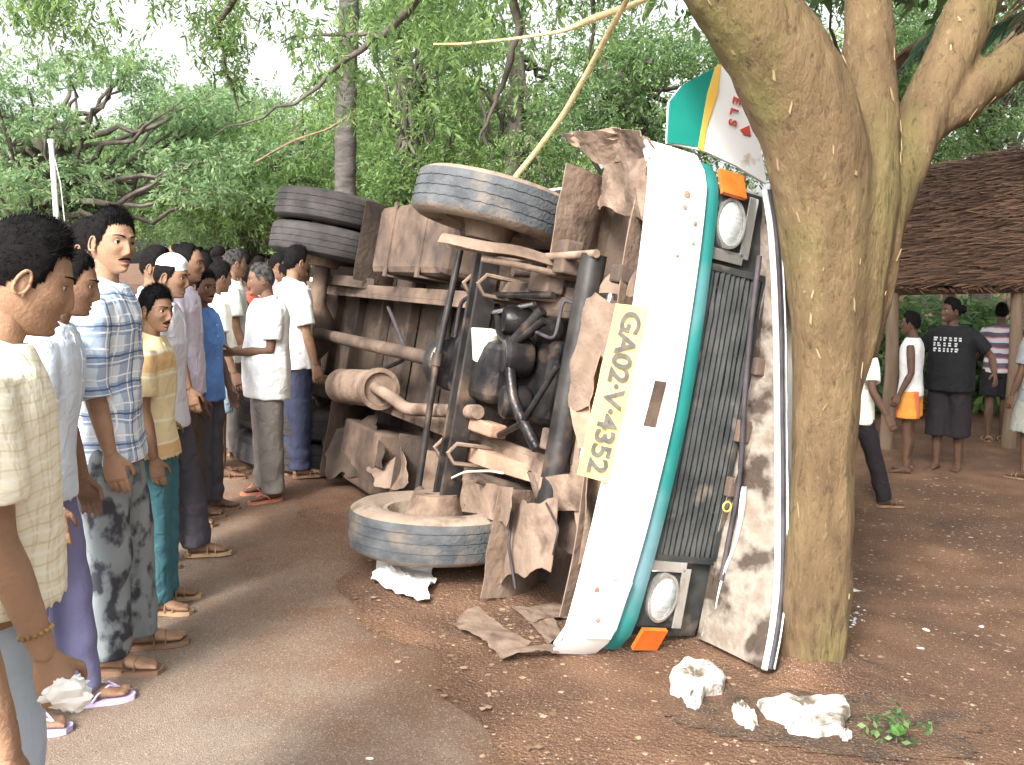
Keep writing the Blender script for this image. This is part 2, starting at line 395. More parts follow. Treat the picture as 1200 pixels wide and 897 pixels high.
# ------------------------------------------------------------------ ground and road
def grid_surface(name, xs, ys, mt, zf, keep=None):
    X, Y = np.meshgrid(xs, ys, indexing='ij'); Z = zf(X, Y)
    V = np.stack([X, Y, Z], -1).reshape(-1, 3); m = len(ys)
    i, j = np.meshgrid(np.arange(len(xs)-1), np.arange(m-1), indexing='ij')
    a = (i*m + j).ravel(); Q = np.stack([a, a+m, a+m+1, a+1], 1)
    if keep is not None: Q = Q[keep(V[Q].mean(1))]
    return link(name, fast_mesh(name, V, Q, mt, True))
def gz(X, Y):
    s = X.shape; V = np.stack([X.ravel(), Y.ravel(), 0*X.ravel()], 1)
    near = np.clip(1.5 - np.hypot(V[:,0], V[:,1]-5)/9, 0, 1)
    off = (V[:,0]*UH[0] + V[:,1]*UH[1])
    verge = sstep(1.2, 2.4, off)
    return gh(X, Y) + ((snoise(V, 2.2, 3, 4)*.022 + snoise(V, 11, 5, 2)*.008) * near * (.06+.94*verge)).reshape(s) - .004
xs = np.concatenate([np.linspace(-400, -12, 18), np.linspace(-11.5, 12, 190), np.linspace(12.5, 400, 18)])
ys = np.concatenate([np.linspace(-60, -2, 8), np.linspace(-1.5, 16, 150), np.linspace(17, 600, 26)])
ground = tag(grid_surface('ground', xs, ys, M['dirt'], gz), kind='structure')
# road: its ragged right edge runs beside the bus
def road_edge(t): return 1.55 + .16*math.sin(t*1.3) + .09*math.sin(t*3.7+1) + .05*math.sin(t*9.1)
RT = np.concatenate([np.linspace(-8, 14, 150), np.linspace(15, 60, 20)])
AL = np.array([-math.sin(BA), math.cos(BA), 0])
rv, rq = [], []
for i, t in enumerate(RT):
    e = road_edge(t)
    for k, o in enumerate(np.concatenate([np.linspace(-6.5, -1, 6), np.linspace(-.6, e-.1, 8), [e]])):
        p = AL*t + UH*o; z = float(gh(p[0], p[1])) + .012 - (.05 if k in (0, 13+1) else 0)
        rv.append((p[0], p[1], z))
nk = 15
rq = [(i*nk+j, i*nk+j+1, (i+1)*nk+j+1, (i+1)*nk+j) for i in range(len(RT)-1) for j in range(nk-1)]
road = tag(link('road', fast_mesh('road', np.array(rv), np.array(rq), M['road'], True)), kind='structure')
def road_z(x, y): return float(gh(x, y)) + .012

# dark churned soil under the crushed nose
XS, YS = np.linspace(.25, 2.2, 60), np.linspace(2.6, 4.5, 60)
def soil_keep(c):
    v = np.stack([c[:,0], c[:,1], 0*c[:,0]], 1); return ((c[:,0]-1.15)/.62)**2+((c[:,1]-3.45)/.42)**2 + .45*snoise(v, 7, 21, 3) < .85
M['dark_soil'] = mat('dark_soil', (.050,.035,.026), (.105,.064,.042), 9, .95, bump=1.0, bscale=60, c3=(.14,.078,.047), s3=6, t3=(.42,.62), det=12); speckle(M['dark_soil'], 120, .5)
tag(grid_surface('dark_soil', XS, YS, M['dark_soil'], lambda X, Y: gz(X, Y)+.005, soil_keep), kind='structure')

# scattered grit, leaf litter and glass crumbs (nobody could count them)
def bits(name, pts, size, mt, label, cat, flat=.35):
    n = len(pts); a = rng.uniform(0, 6.28, n); s = rng.uniform(size[0], size[1], n)
    V = np.zeros((n, 5, 3))
    for k in range(4):
        r = s * rng.uniform(.6, 1.3, n)
        V[:,k,0] = pts[:,0] + np.cos(a + k*1.57)*r; V[:,k,1] = pts[:,1] + np.sin(a + k*1.57)*r; V[:,k,2] = pts[:,2] + rng.uniform(0, .3, n)*s*flat
    V[:,4] = pts; V[:,4,2] += s*flat*1.5
    b = np.arange(n)[:,None]*5
    T = np.concatenate([b+np.array([[i, (i+1)%4, 4]]) for i in range(4)])
    return tag(link(name, fast_mesh(name, V.reshape(-1,3), T, mt)), label, cat, kind='stuff')
def scatter(n, x0, x1, y0, y1, f=None):
    p = np.stack([rng.uniform(x0, x1, n), rng.uniform(y0, y1, n)], 1)
    if f is not None: p = p[f(p)]
    V = np.concatenate([p, np.zeros((len(p), 1))], 1); off = p @ UH[:2]
    z = np.where(off < 1.5, gh(p[:,0], p[:,1]) + .011, gz(p[:,0], p[:,1]))
    V[:,2] = z; return V
offv = lambda p: p @ UH[:2]
bits('road_grit', scatter(2600, -3, 1.5, 2.2, 9, lambda p: offv(p) < 1.7), (.002, .006), M['pebble'], 'small stones and grit lying on the brown road', 'grit')
bits('verge_pebbles', scatter(3800, -.6, 4.2, 2.4, 8, lambda p: offv(p) > 1.3), (.002, .008), M['pebble'], 'small stones in the red dirt of the verge', 'pebbles')
bits('leaf_litter', scatter(2400, -.8, 4.2, 2.6, 9, lambda p: offv(p) > 1.2), (.005, .019), M['litter'], 'dry leaf scraps strewn over the red dirt', 'leaf litter', .12)
q = G(975, 718)
pp = np.stack([q[0] + rng.normal(0, .07, 130), q[1] + rng.normal(0, .12, 130), np.zeros(130)], 1); pp[:,2] = gz(pp[:,0], pp[:,1])
bits('glass_crumbs', pp, (.004, .014), M['shard'], 'pale crumbs of broken glass heaped by the tree foot', 'broken glass', .5)
q = G(640, 745)
pp = np.stack([q[0] + rng.normal(0, .25, 260), q[1] + rng.normal(0, .15, 260), np.zeros(260)], 1); pp[:,2] = np.maximum(gz(pp[:,0], pp[:,1]), [road_z(*p[:2])-.02 for p in pp])
bits('rust_flakes', pp, (.004, .014), M['litter'], 'rust and paint flakes scattered below the front bumper', 'debris', .15)

# ------------------------------------------------------------------ trees
def sprays(C, A, L, pairs, lw, droop=.25, flat=.6, r=rng):
    """feathery twigs: C centres (n,3), A axis (n,3), L length -> leaflet quads in pairs along each axis"""
    n = len(C); A = A/np.linalg.norm(A, axis=1, keepdims=True)
    S = np.cross(A, r.normal(size=(n,3))*(1-flat) + np.array([0,0,1.0])*flat); S /= np.linalg.norm(S, axis=1, keepdims=True)+1e-9
    out = []
    L = np.full(n, L) if np.isscalar(L) else L
    for j in range(pairs):
        t = (j+.5)/pairs
        base = C + A*(L*(t-.5))[:,None]; base[:,2] -= droop*L*(t**2)
        for sd in (-1, 1):
            ll = (L*.55*(1.1-.6*abs(t-.45)))*r.uniform(.7,1.2,n)
            d = S*sd*.8 + A*.55 + r.normal(size=(n,3))*.22; d /= np.linalg.norm(d, axis=1, keepdims=True)
            d[:,2] -= droop*.6
            wv = np.cross(d, r.normal(size=(n,3))*.5 + np.array([0,0,1.0])); wv /= np.linalg.norm(wv, axis=1, keepdims=True)+1e-9
            h = (ll*lw)[:,None]
            out.append(np.stack([base, base+d*(ll*.5)[:,None]+wv*h, base+d*ll[:,None], base+d*(ll*.5)[:,None]-wv*h], 1))
    return np.concatenate(out)
def leaf_object(name, quads, mt, parent):
    V = quads.reshape(-1, 3); Q = np.arange(len(V)).reshape(-1, 4)
    return link(name, fast_mesh(name, V, Q, mt), parent)
def clump_points(clumps, per, r=rng, shell=.55):
    """points inside ellipsoid clumps (cx,cy,cz,rx,ry,rz), denser towards their skin and top"""
    C, A = [], []
    for c in clumps:
        n = max(4, int(per * (c[3]*c[4]*c[5])**(.62)))
        d = r.normal(size=(n,3)); d /= np.linalg.norm(d, axis=1, keepdims=True)
        rr = (shell + (1-shell)*r.random(n))**.8 * (1+.22*np.sin(d[:,0]*5+c[0]*3)*np.cos(d[:,1]*6+c[1]))
        p = np.array(c[:3]) + d*rr[:,None]*np.array(c[3:6])
        a = d*.8 + r.normal(size=(n,3))*.6; a[:,2] -= .15
        C.append(p); A.append(a)
    return np.concatenate(C), np.concatenate(A)
def limb(mb, pts, r0, r1, n=8, wob=.0, seed=0):
    pts = np.asarray(pts, float); r = np.random.default_rng(seed)
    k = max(2, len(pts)*4); t = np.linspace(0, len(pts)-1, k); q = np.stack([np.interp(t, np.arange(len(pts)), pts[:,i]) for i in range(3)], 1)
    for _ in range(2): q[1:-1] = (q[:-2]+2*q[1:-1]+q[2:])/4
    if wob: q[1:-1] += r.normal(size=(k-2,3))*wob
    mb.tube(q, np.linspace(r0, r1, k), n); return q
def make_tree(name, label, base, top, clumps, leafm, barkm, trunk_r, per=60, L=.5, pairs=4, lw=.16, droop=.3, group=None, seed=1, crown_limbs=True, shell=.45):
    r = np.random.default_rng(seed); root = empty(name, base); bx = np.array(base)
    mb = MB(); mid = (bx*.5+np.array(top)*.5) + r.normal(size=3)*[.2,.2,0]
    limb(mb, [bx-[0,0,.3], mid, top], trunk_r, trunk_r*.55, 10, trunk_r*.12, seed)
    if crown_limbs:
        for i, c in enumerate(clumps):
            t = r.uniform(.45, 1); st = bx*(1-t)+np.array(top)*t; e = np.array(c[:3])
            limb(mb, [st, st*.45+e*.55+[0,0,-.25], e], trunk_r*.27, trunk_r*.05, 6, .05, seed+i)
    V, F = mb.VF(); mb2 = MB(); mb2.add(V-bx, F); mb2.build('trunk', barkm, root, 60)
    C, A = clump_points(clumps, per, r, shell)
    leaf_object('crown', sprays(C-bx, A, L*r.uniform(.7,1.3,len(C)), pairs, lw, droop, r=r), leafm, root)
    tag(root, label, 'tree', group); return root

# --- big forked roadside tree the bus struck
MT = P(950, 770, 3.98)
root = empty('roadside_tree', (MT[0], MT[1], float(gh(MT[0], MT[1]))-.05)); rb = np.array(root.location)
mb = MB()
def px_limb(spec, n=16, seed=0, mbx=None):                   # (px, py, depth, width in px)
    pts = np.array([P(a, b, d) for a, b, d, w_ in spec]); rad = np.array([w_*d/FOC/2 for a, b, d, w_ in spec])
    k = len(spec)*5; t = np.linspace(0, len(spec)-1, k)
    q = np.stack([np.interp(t, np.arange(len(spec)), pts[:,i]) for i in range(3)], 1); rr = np.interp(t, np.arange(len(spec)), rad)
    for _ in range(3): q[1:-1] = (q[:-2]+2*q[1:-1]+q[2:])/4; rr[1:-1] = (rr[:-2]+2*rr[1:-1]+rr[2:])/4
    (mbx or mb).tube(q, rr, n)
px_limb([(950,830,3.98,96),(950,770,3.98,86),(957,690,3.98,84),(962,600,3.99,80),(967,500,4.0,82),(970,400,4.0,88),(968,300,4.0,98),(964,220,4.0,112),(948,140,3.97,120),(908,60,3.92,114),(852,-15,3.85,100),(800,-90,3.8,92),(700,-190,4.1,76),(600,-240,4.6,54)])
px_limb([(985,470,4.03,46),(1000,390,4.03,60),(1004,300,4.05,80),(1010,220,4.06,84),(1016,130,4.1,66),(1017,50,4.15,58),(1015,-40,4.2,54),(1030,-220,4.5,46)])
px_limb([(1012,420,4.1,34),(1024,330,4.12,52),(1036,260,4.14,54),(1058,190,4.2,56),(1088,120,4.3,58),(1122,50,4.4,58),(1150,-20,4.5,60),(1230,-200,5.0,50)])
px_limb([(1070,170,4.25,30),(1130,120,4.3,44),(1190,70,4.4,50),(1290,20,4.6,46)])
for a in range(7):                                            # root flare
    an = a*.9+.2; mb.tube([MT+[math.cos(an)*.02, math.sin(an)*.02, .28], MT+[math.cos(an)*.06, math.sin(an)*.06, .05], MT+[math.cos(an)*.14, math.sin(an)*.12, -.12]], [.07,.06,.03], 8)
V, F = fuse(mb, .014, 5)
me_n = V*0
nz = -np.abs(snoise(V*[1,1,.22], 26, 11, 3))*.016 + snoise(V, 5, 4, 2)*.014 + snoise(V*[1,1,.5], 50, 8, 2)*.004
cc = np.array([MT[0], MT[1]])
from_axis = V - rb; tmp = bpy.data.meshes.new('t'); tmp.from_pydata(V.tolist(), [], F); tmp.update()
N = np.empty(len(V)*3); tmp.vertices.foreach_get('normal', N); N = N.reshape(-1,3); bpy.data.meshes.remove(tmp)
mt_ = MB(); mt_.add(V + N*nz[:,None] - rb, F); trunk = mt_.build('trunk', M['bark'], root, 180)
# flaking bark scales and pale scars standing proud of the trunk
mbf = MB(); cand = np.where((N[:,1] < -.25) & (V[:,2] > .1) & (V[:,2] < 3.3))[0]; r5 = np.random.default_rng(5)
for i in r5.choice(cand, 45, replace=False):
    n_ = N[i]; up = np.array([r5.normal()*.35, 0, 1.0]); up -= n_*(up@n_); up /= np.linalg.norm(up); sd = np.cross(up, n_)
    a, b = r5.uniform(.002, .006), r5.uniform(.008, .035); c = V[i]+n_*(nz[i]+.004)-rb
    mbf.plate([c-sd*a-up*b*.6, c+sd*a*.7-up*b, c+sd*a+up*b*.5, c-sd*a*.3+up*b], .003, n_+up*.25)
M['bark_flake'] = mat('bark_flake', (.36,.27,.16), (.22,.15,.085), 9, .9)
mbf.build('bark_flakes', M['bark_flake'], trunk, None)['kind'] = 'stuff'
# long dark branches drooping over the road and their feathery foliage
br = MB(); tips = []
def px_branch(pts, w0, w1, seed=0):
    q = np.array([P(a, b, d) for a, b, d in pts]); d0 = pts[0][2]
    limb(br, q, w0*d0/FOC/2, w1*d0/FOC/2, 7, .012, seed); tips.append(q)
px_branch([(600,-240,4.6),(606,-100,5.2),(606,0,5.6),(600,70,5.7),(582,115,5.8),(562,165,5.9)], 22, 3, 1)
px_branch([(590,-230,4.7),(540,-80,5.4),(495,0,5.8),(445,42,6.0),(400,80,6.2),(340,125,6.4),(250,160,6.6)], 20, 2, 2)
px_branch([(445,42,6.0),(380,38,6.3),(330,50,6.6)], 6, 2, 3)
px_branch([(560,-200,4.9),(420,-90,5.6),(300,-30,6.2),(255,20,6.6),(262,80,6.8),(280,130,6.9)], 18, 3, 4)
px_branch([(420,-90,5.6),(200,-70,6.2),(80,-30,6.8),(60,30,7.0)], 12, 3, 5)
px_branch([(640,-220,4.5),(690,-80,5.6),(700,20,6.0),(680,110,6.3)], 14, 3, 6)
V, F = br.VF(); b2 = MB(); b2.add(V-rb, F); b2.build('branch', M['bark_dark'], root, 60)
C, A = [], []
r6 = np.random.default_rng(6)
def drape(x0, x1, y0, y1, d0, d1, n, rad):
    """hanging masses of fine leaflets around points of the branch tips"""
    for _ in range(n):
        c = P(r6.uniform(x0,x1), r6.uniform(y0,y1), r6.uniform(d0,d1)); k = 44
        p = c + r6.normal(size=(k,3))*[rad,rad,rad*1.5]; C.append(p)
        a = r6.normal(size=(k,3))*.5; a[:,2] -= 1.0; A.append(a)
drape(5,130,-50,30,6.4,7.2,6,.11); drape(150,230,-60,0,6.2,7.0,2,.09); drape(235,300,10,110,6.4,7,6,.09)
drape(345,430,20,120,6,6.8,5,.12); drape(430,560,-60,50,5.7,6.4,9,.16); drape(560,790,-70,40,5.6,6.6,9,.16); drape(40,90,-20,70,6.6,7.2,4,.1)
C = np.concatenate(C); A = np.concatenate(A)
leaf_object('hanging_foliage', sprays(C-rb, A, .10*r6.uniform(.6,1.3,len(C)), 5, .15, .3, r=r6), M['leaf_mid'], root)
# main crown above the verge, out of the frame but shading it
cl = []
for i in range(34):
    an, rr = r6.uniform(0, 6.28), r6.uniform(.3, 1)**.6
    cl.append((4.1+rr*3.4*math.cos(an), 6.9+rr*4.6*math.sin(an), r6.uniform(4.6, 6.4), r6.uniform(.7,1.3), r6.uniform(.7,1.3), r6.uniform(.4,.8)))
for i in range(26):  # further unseen clumps back over the camera, added to shade the right-hand ground
    cl.append((r6.uniform(1.3, 7.5), r6.uniform(-2.2, 3.6), r6.uniform(4.0, 5.4), r6.uniform(.7,1.3), r6.uniform(.7,1.2), r6.uniform(.35,.6)))
C, A = clump_points(cl, 120, r6, .2)
leaf_object('crown', sprays(C-rb, A, .55*r6.uniform(.7,1.3,len(C)), 4, .2, .3, r=r6), M['leaf_deep'], root)
tag(root, 'big forked brown tree with flaking bark that the bus front leans on', 'tree')

# loose earth heaped round the foot of the trunk
mb = MB(); a_ = np.linspace(0, 2*math.pi, 40, endpoint=False); rg = []
for rr_, zz in ((.08,.10),(.14,.075),(.20,.035),(.28,.010),(.40,-.012)):
    rg.append(np.array([[MT[0]+rr_*(1+.15*math.sin(3*t+1)+.08*math.sin(7*t))*math.cos(t), MT[1]+rr_*(1+.12*math.sin(4*t))*math.sin(t), 0] for t in a_])); q_ = rg[-1]; q_[:,2] = gz(q_[:,0], q_[:,1])+zz+.012*snoise(q_, 14, 5, 3)*(rr_ < .39)
mb.rings(rg[::-1], False); tag(mb.build('soil_mound', M['dirt'], None, 180), kind='structure')

# --- coconut palm behind the rear wheels
pb = P(409, 300, 13.0); pb[2] = float(gh(pb[0], pb[1])); root = empty('palm_tree', pb); mb = MB()
pts, rad = [], []
for i in range(90):
    t = i/89; pts.append([.25*t*t - .06*math.sin(t*5), .1*t, -.2+9.4*t]); rad.append((.145-.03*t)*(1+.09*(i%3 == 0)))
mb.tube(pts, rad, 14); mb.build('trunk', M['palm_bark'], root, 60)
def frond(mb, o, az, ln, rise, sag, wd=.5, n=26, mi=0, r=rng):
    o = np.array(o, float); h = np.array([math.cos(az), math.sin(az), 0]); s = np.array([-h[1], h[0], 0])
    sp = [o + h*ln*t + np.array([0,0,rise*t - sag*t*t]) for t in np.linspace(0, 1, n)]
    mb.tube(sp[::3]+[sp[-1]], np.linspace(.03, .006, len(sp[::3])+1), 5, mi=mi)
    for i in range(2, n):
        for sd in (-1, 1):
            l_ = wd*math.sin(math.pi*min(1, (i/n)*.85+.12))*r.uniform(.8,1.1); d = s*sd*.75 + h*.55 + np.array([0,0,-.55-r.uniform(0,.4)]); d /= np.linalg.norm(d)
            p = sp[i]; wv = h*.022
            mb.add([p-wv, p+wv, p+d*l_*.6+wv*.9+[0,0,.02], p+d*l_, p+d*l_*.6-wv*.9+[0,0,.02]], [(0,1,2,3,4)], mi)
mb = MB()
for k in range(15): frond(mb, pts[-1], k*2.4, 3.0, 1.6-.12*k, 2.3, .8)
mb.build('crown', M['leaf_mid'], root, None)
tag(root, 'slim ringed palm trunk rising behind the rear wheels', 'tree')

# --- trees beyond
def clumps_px(n, x0, x1, y0, y1, d0, d1, rs, seed, flat=.6, f=None):
    r = np.random.default_rng(seed); out = []
    while len(out) < n:
        x, y, d = r.uniform(x0,x1), r.uniform(y0,y1), r.uniform(d0,d1)
        if f and not f(x, y): continue
        p = P(x, y, d); s = r.uniform(rs*.6, rs*1.35); out.append((p[0], p[1], p[2], s*1.25, s*1.1, s*flat))
    return out
GB = 'trees behind the crowd and the bus'
def bt(label, px, d, topy, clumps, lm, tr=.18, per=60, L=.5, seed=1, bm='bark_dark', **k):
    b = P(px, 300, d); b[2] = float(gh(b[0], b[1])); t = P(px+6, topy, d)
    return make_tree('tree', label, tuple(b), t, clumps, M[lm], M[bm], tr, per, L, seed=seed, group=GB, **k)
# layered canopy tree at left, sky showing between its tiers
tiers = (clumps_px(13, -40, 165, 62, 108, 14.5, 17.5, .55, 11, .4) + clumps_px(11, 60, 260, 108, 150, 14.5, 17.5, .5, 12, .4, lambda x, y: not (85 < x < 180 and y > 112)) + clumps_px(16, 30, 300, 168, 225, 14.5, 17.5, .55, 13, .4)
         + clumps_px(12, -40, 120, 205, 290, 14.5, 17, .6, 14, .5) + clumps_px(6, -40, 40, 120, 190, 15, 17, .5, 16, .5))
bt('spreading tree with flat leafy tiers and sky showing through, behind the white pole', 40, 16, 150, tiers, 'leaf_pale', .24, 323, 0.17, 21, pairs=4, lw=.2)
bt('pale feathery tree above the distant crowd with a low forked stem', 288, 21, 200, clumps_px(34, 165, 350, 115, 268, 19.5, 23.5, .85, 22, .55), 'leaf_pale', .15, 285, 0.22, 23)
bt('bushy mid green tree just left of the palm trunk', 345, 18, 140, clumps_px(30, 215, 415, 85, 260, 16.5, 20, .7, 24, .6, lambda x, y: y > 175-(x-215)*.28), 'leaf_mid', .16, 323, 0.18, 25)
bt('tall leafy tree just right of the palm trunk', 470, 17, 80, clumps_px(32, 425, 560, -60, 250, 15.5, 19, .66, 26, .55), 'leaf_mid', .2, 342, 0.17, 27)
bt('tall leafy tree behind the upper front wheel', 600, 16, 60, clumps_px(32, 520, 700, -60, 260, 14.5, 18, .62, 28, .55), 'leaf_mid', .2, 342, 0.17, 29)
bt('dark leafy tree behind the crumpled wing of the bus', 735, 15, 60, clumps_px(31, 650, 860, -60, 270, 13.5, 17, .6, 30, .55), 'leaf_deep', .2, 342, 0.17, 31)
bt('tree with dark foliage filling the fork of the roadside tree', 990, 14, 60, clumps_px(30, 880, 1100, -60, 240, 12.5, 16, .62, 32, .6), 'leaf_deep', .2, 304, 0.17, 33)
bt('dark leafy tree above the thatched shelter', 1170, 15, 40, clumps_px(32, 1060, 1300, -80, 230, 13, 17, .66, 34, .6), 'leaf_deep', .2, 304, 0.17, 35)
bt('far dense tree closing the view behind the pale feathery tree', 250, 34, 200, clumps_px(30, 60, 420, 175, 292, 31, 37, 1.5, 36, .6), 'leaf_mid', .3, 142, 0.40, 37)
bt('far dense tree closing the view behind the bus underside', 560, 30, 120, clumps_px(26, 380, 760, 60, 290, 28, 33, 1.3, 38, .6), 'leaf_mid', .3, 142, 0.40, 39)
bt('far dense tree closing the view behind the thatched shelter', 1010, 28, 120, clumps_px(30, 760, 1320, 40, 330, 25, 31, 1.4, 40, .6), 'leaf_mid', .3, 142, 0.40, 41)
bt('dark leaning tree at the left edge behind the heads', -20, 19, 200, clumps_px(18, -130, 110, 140, 290, 18, 21, .8, 42, .6), 'leaf_mid', .22, 266, 0.22, 43)
# shrubs behind the people on the verge
def shrub(label, px, d, wpx, y0, y1, seed, lm='leaf_pale'):
    b = P(px, 400, d); b[2] = float(gh(b[0], b[1])); r = np.random.default_rng(seed); root = empty('shrub', b); mb = MB()
    cl = [c for c in clumps_px(14, px-wpx, px+wpx, y0, y1, d-.5, d+.5, .36, seed, .8)]
    for c in cl[:8]: limb(mb, [(0,0,-.05), (np.array(c[:3])-b)*.5+[0,0,.05], np.array(c[:3])-b], .02, .006, 5, .01, seed)
    mb.build('stem', M['bark_dark'], root, 60); C, A = clump_points(cl, 260, r, .3)
    leaf_object('foliage', sprays(C-b, A, .3*r.uniform(.7,1.3,len(C)), 3, .24, .2, r=r), M[lm], root); tag(root, label, 'shrub', 'shrubs behind the people on the verge')
shrub('pale green shrub behind the person in white vest', 1058, 12.5, 40, 345, 470, 51)
shrub('bright green shrub between the black top and the striped shirt', 1145, 13, 45, 350, 470, 52)
shrub('low green shrub right behind the striped shirt', 1215, 12.5, 40, 380, 480, 53, 'leaf_mid')
shrub('green shrub seen just beside the tree trunk', 1010, 13, 30, 360, 470, 54, 'leaf_mid')

# ------------------------------------------------------------------ the overturned bus (built upright: x forward, y left, z up, then laid on its left side)
bus = empty('minibus')
bus.matrix_world = Matrix(((FW[0], -BR[0], BUp[0], BO[0]), (FW[1], -BR[1], BUp[1], BO[1]), (FW[2], -BR[2], BUp[2], BO[2]), (0,0,0,1)))
tag(bus, 'white and teal minibus lying on its side with its dusty underside showing', 'bus')
def b(f, r, u): return np.array([f, -r, u], float)
def bow(r): return .03*(1-(np.asarray(r, float)/1.085)**2)    # the front is slightly bowed across its width
def strip(f0, u0, u1, r0, r1, th, n=25, wrap=0.0, wob=0.0, seed=0, arc=0, lift=False, dent=0, skew=0, skew0=0):
    """a panel across the front: grid of n columns, returned as a sheet grid"""
    rs_ = np.linspace(r0, r1, n); us = np.linspace(u0, u1, 5); g = np.zeros((n, 5, 3)); rr = np.random.default_rng(seed)
    for i, r in enumerate(rs_):
        e = wrap*max(0, (abs(r)-.93)/.155)**2
        for j, u in enumerate(us):
            bulge = dent*float(snoise(np.array([[r, u, 0.]]), 5.5, 31, 3)[0]) + .010*math.sin(math.pi*(u-u0)/(u1-u0))
            k_ = .045*(1-(r/1.085)**2)*arc; t_ = (u-u0)/(u1-u0); u2 = u + k_ - (skew*t_+skew0*(1-t_))*max(0, -r)
            g[i,j] = b(f0+bow(r)-e+bulge+wob*rr.normal(), r, u2)
    return g
# bumper: pressed steel channel with a slot and rust
mb = MB(); g = strip(.0, .0, .27, -1.085, 1.085, .03, 33, .09, arc=1, dent=.007, skew=.048); mb.sheet(g, .012)
bump = mb.build('bumper', M['white_paint'], bus, 50)
mb = MB()
for u_ in (.004, .266):
    rs_ = np.linspace(-1.05, 1.05, 24); mb.tube([b(bow(r)-.02-.09*max(0,(abs(r)-.93)/.155)**2, r, u_ + .045*(1-(r/1.085)**2) - (.048*max(0, -r) if u_ > .1 else 0)) for r in rs_], .012, 8)
mb.build('flange', M['white_paint'], bump, 60)
mb = MB()                                                     # pressed outline at each end
for s in (-1,):
    rg = [(s*.99,.09),(s*.99,.21),(s*.74,.25),(s*.73,.11),(s*.99,.09)]
    mb.tube([b(bow(r)+.012-.09*max(0,(abs(r)-.93)/.155)**2+.014, r, u) for r, u in rg], .006, 6)
mb.build('pressing', M['white_paint'], bump, 60)
mb = MB(); mb.plate([b(.046, *BF(x, y, .052)) for x, y in ((768,446),(781,448),(768,501),(754,499))], .007, b(1,0,0)); mb.build('slot', M['dusty_dark'], bump, None)
for (px, py, rr) in ((803,228,.018),(800,243,.012),(812,262,.010),(809,285,.008),(790,300,.007),(697,690,.014),(699,726,.013)):
    r, u = BF(px, py, .02); mb = MB(); mb.lathe([(0,.0),(0,rr),(.010,rr*.8),(.011,0)], b(bow(r)+.016-.09*max(0,(abs(r)-.93)/.155)**2, r, u), b(1,0,0), 10); mb.build('bolt', M['rust'], bump)
# number plate hung under the bumper
mb = MB(); g = np.zeros((9,3,3))
PF = .045; pc = [np.array(BF(x, y, PF)) for x, y in ((722,356),(760,360),(676,556),(712,566))]
for i in range(9):
    for j in range(3):
        t, q_ = i/8, j/2; ru = (pc[2]*(1-t)+pc[0]*t)*(1-q_)+(pc[3]*(1-t)+pc[1]*t)*q_; g[i,j] = b(PF+.003*math.sin(i*2.1), *ru)
mb.sheet(g, .004); plate = mb.build('number_plate', M['plate_yellow'], bus, 50)
me = text_mesh('GA02·V·4352', .128, .002, .93)
V = np.array([v.co[:] for v in me.vertices]); V[:,0] *= .70/np.ptp(V[:,0]); V[:,1] *= .092/np.ptp(V[:,1])
pcc = sum(pc)/4; pl_ = (pc[0]+pc[1]-pc[2]-pc[3])/2; pl_ /= np.linalg.norm(pl_); pw_ = np.array([-pl_[1], pl_[0]])*-1
V[:,0] *= .93*np.linalg.norm((pc[0]+pc[1]-pc[2]-pc[3])/2)/.70; V[:,1] *= .62*np.linalg.norm((pc[1]-pc[0]+pc[3]-pc[2])/2)/.092
ru = pcc - V[:,:1]*pl_ + V[:,1:2]*np.array([-pl_[1], pl_[0]])
me.vertices.foreach_set('co', np.stack([PF+.008+V[:,2], -ru[:,0], ru[:,1]], 1).ravel().astype(np.float32))
me.materials.clear(); me.materials.append(M['plate_ink']); me.update()
link('lettering', me, plate)
# lower body strip, grille, lamps
mb = MB(); mb.sheet(strip(-.02, .288, .352, -1.06, 1.06, .02, 29, .09, arc=1, skew0=.046, skew=.022), .01); mb.build('teal_strip', M['teal_paint'], bus, 50)
mb = MB(); mb.sheet(strip(-.085, .36, .74, -1.0, 1.0, .02, 25, .06), .01); mb.build('front_panel', M['grille'], bus, 50)
mb = MB()
for u in (.40, .715): mb.bar(b(-.02, -.64, u), b(-.02, .64, u), .03, .012, b(1,0,0))
for r in (-.64, .64): mb.bar(b(-.02, r, .397), b(-.02, r, .718), .03, .014, b(1,0,0))
grl = mb.build('grille_frame', M['grille'], bus, None, .003)
for i in range(10):
    u = .425+.029*i; mb = MB(); k = 14; r5 = np.random.default_rng(i)
    pts = [b(bow(r)-.045+r5.normal()*.002, r, u+r5.normal()*.0012) for r in np.linspace(-.63, .63, k)]
    mb.tube(pts, .0085, 4, flat=1.8); mb.build('slat', M['grille'], grl, None)
for i in range(9):
    r = -.56+.14*i; mb = MB(); mb.bar(b(bow(r)-.055, r, .41), b(bow(r)-.055, r, .705), .008, .02, b(1,0,0)); mb.build('grille_bar', M['grille'], grl, None)
def squash(mb, u):
    for v in mb.v: v[:,2] = u + (v[:,2]-u)*.70
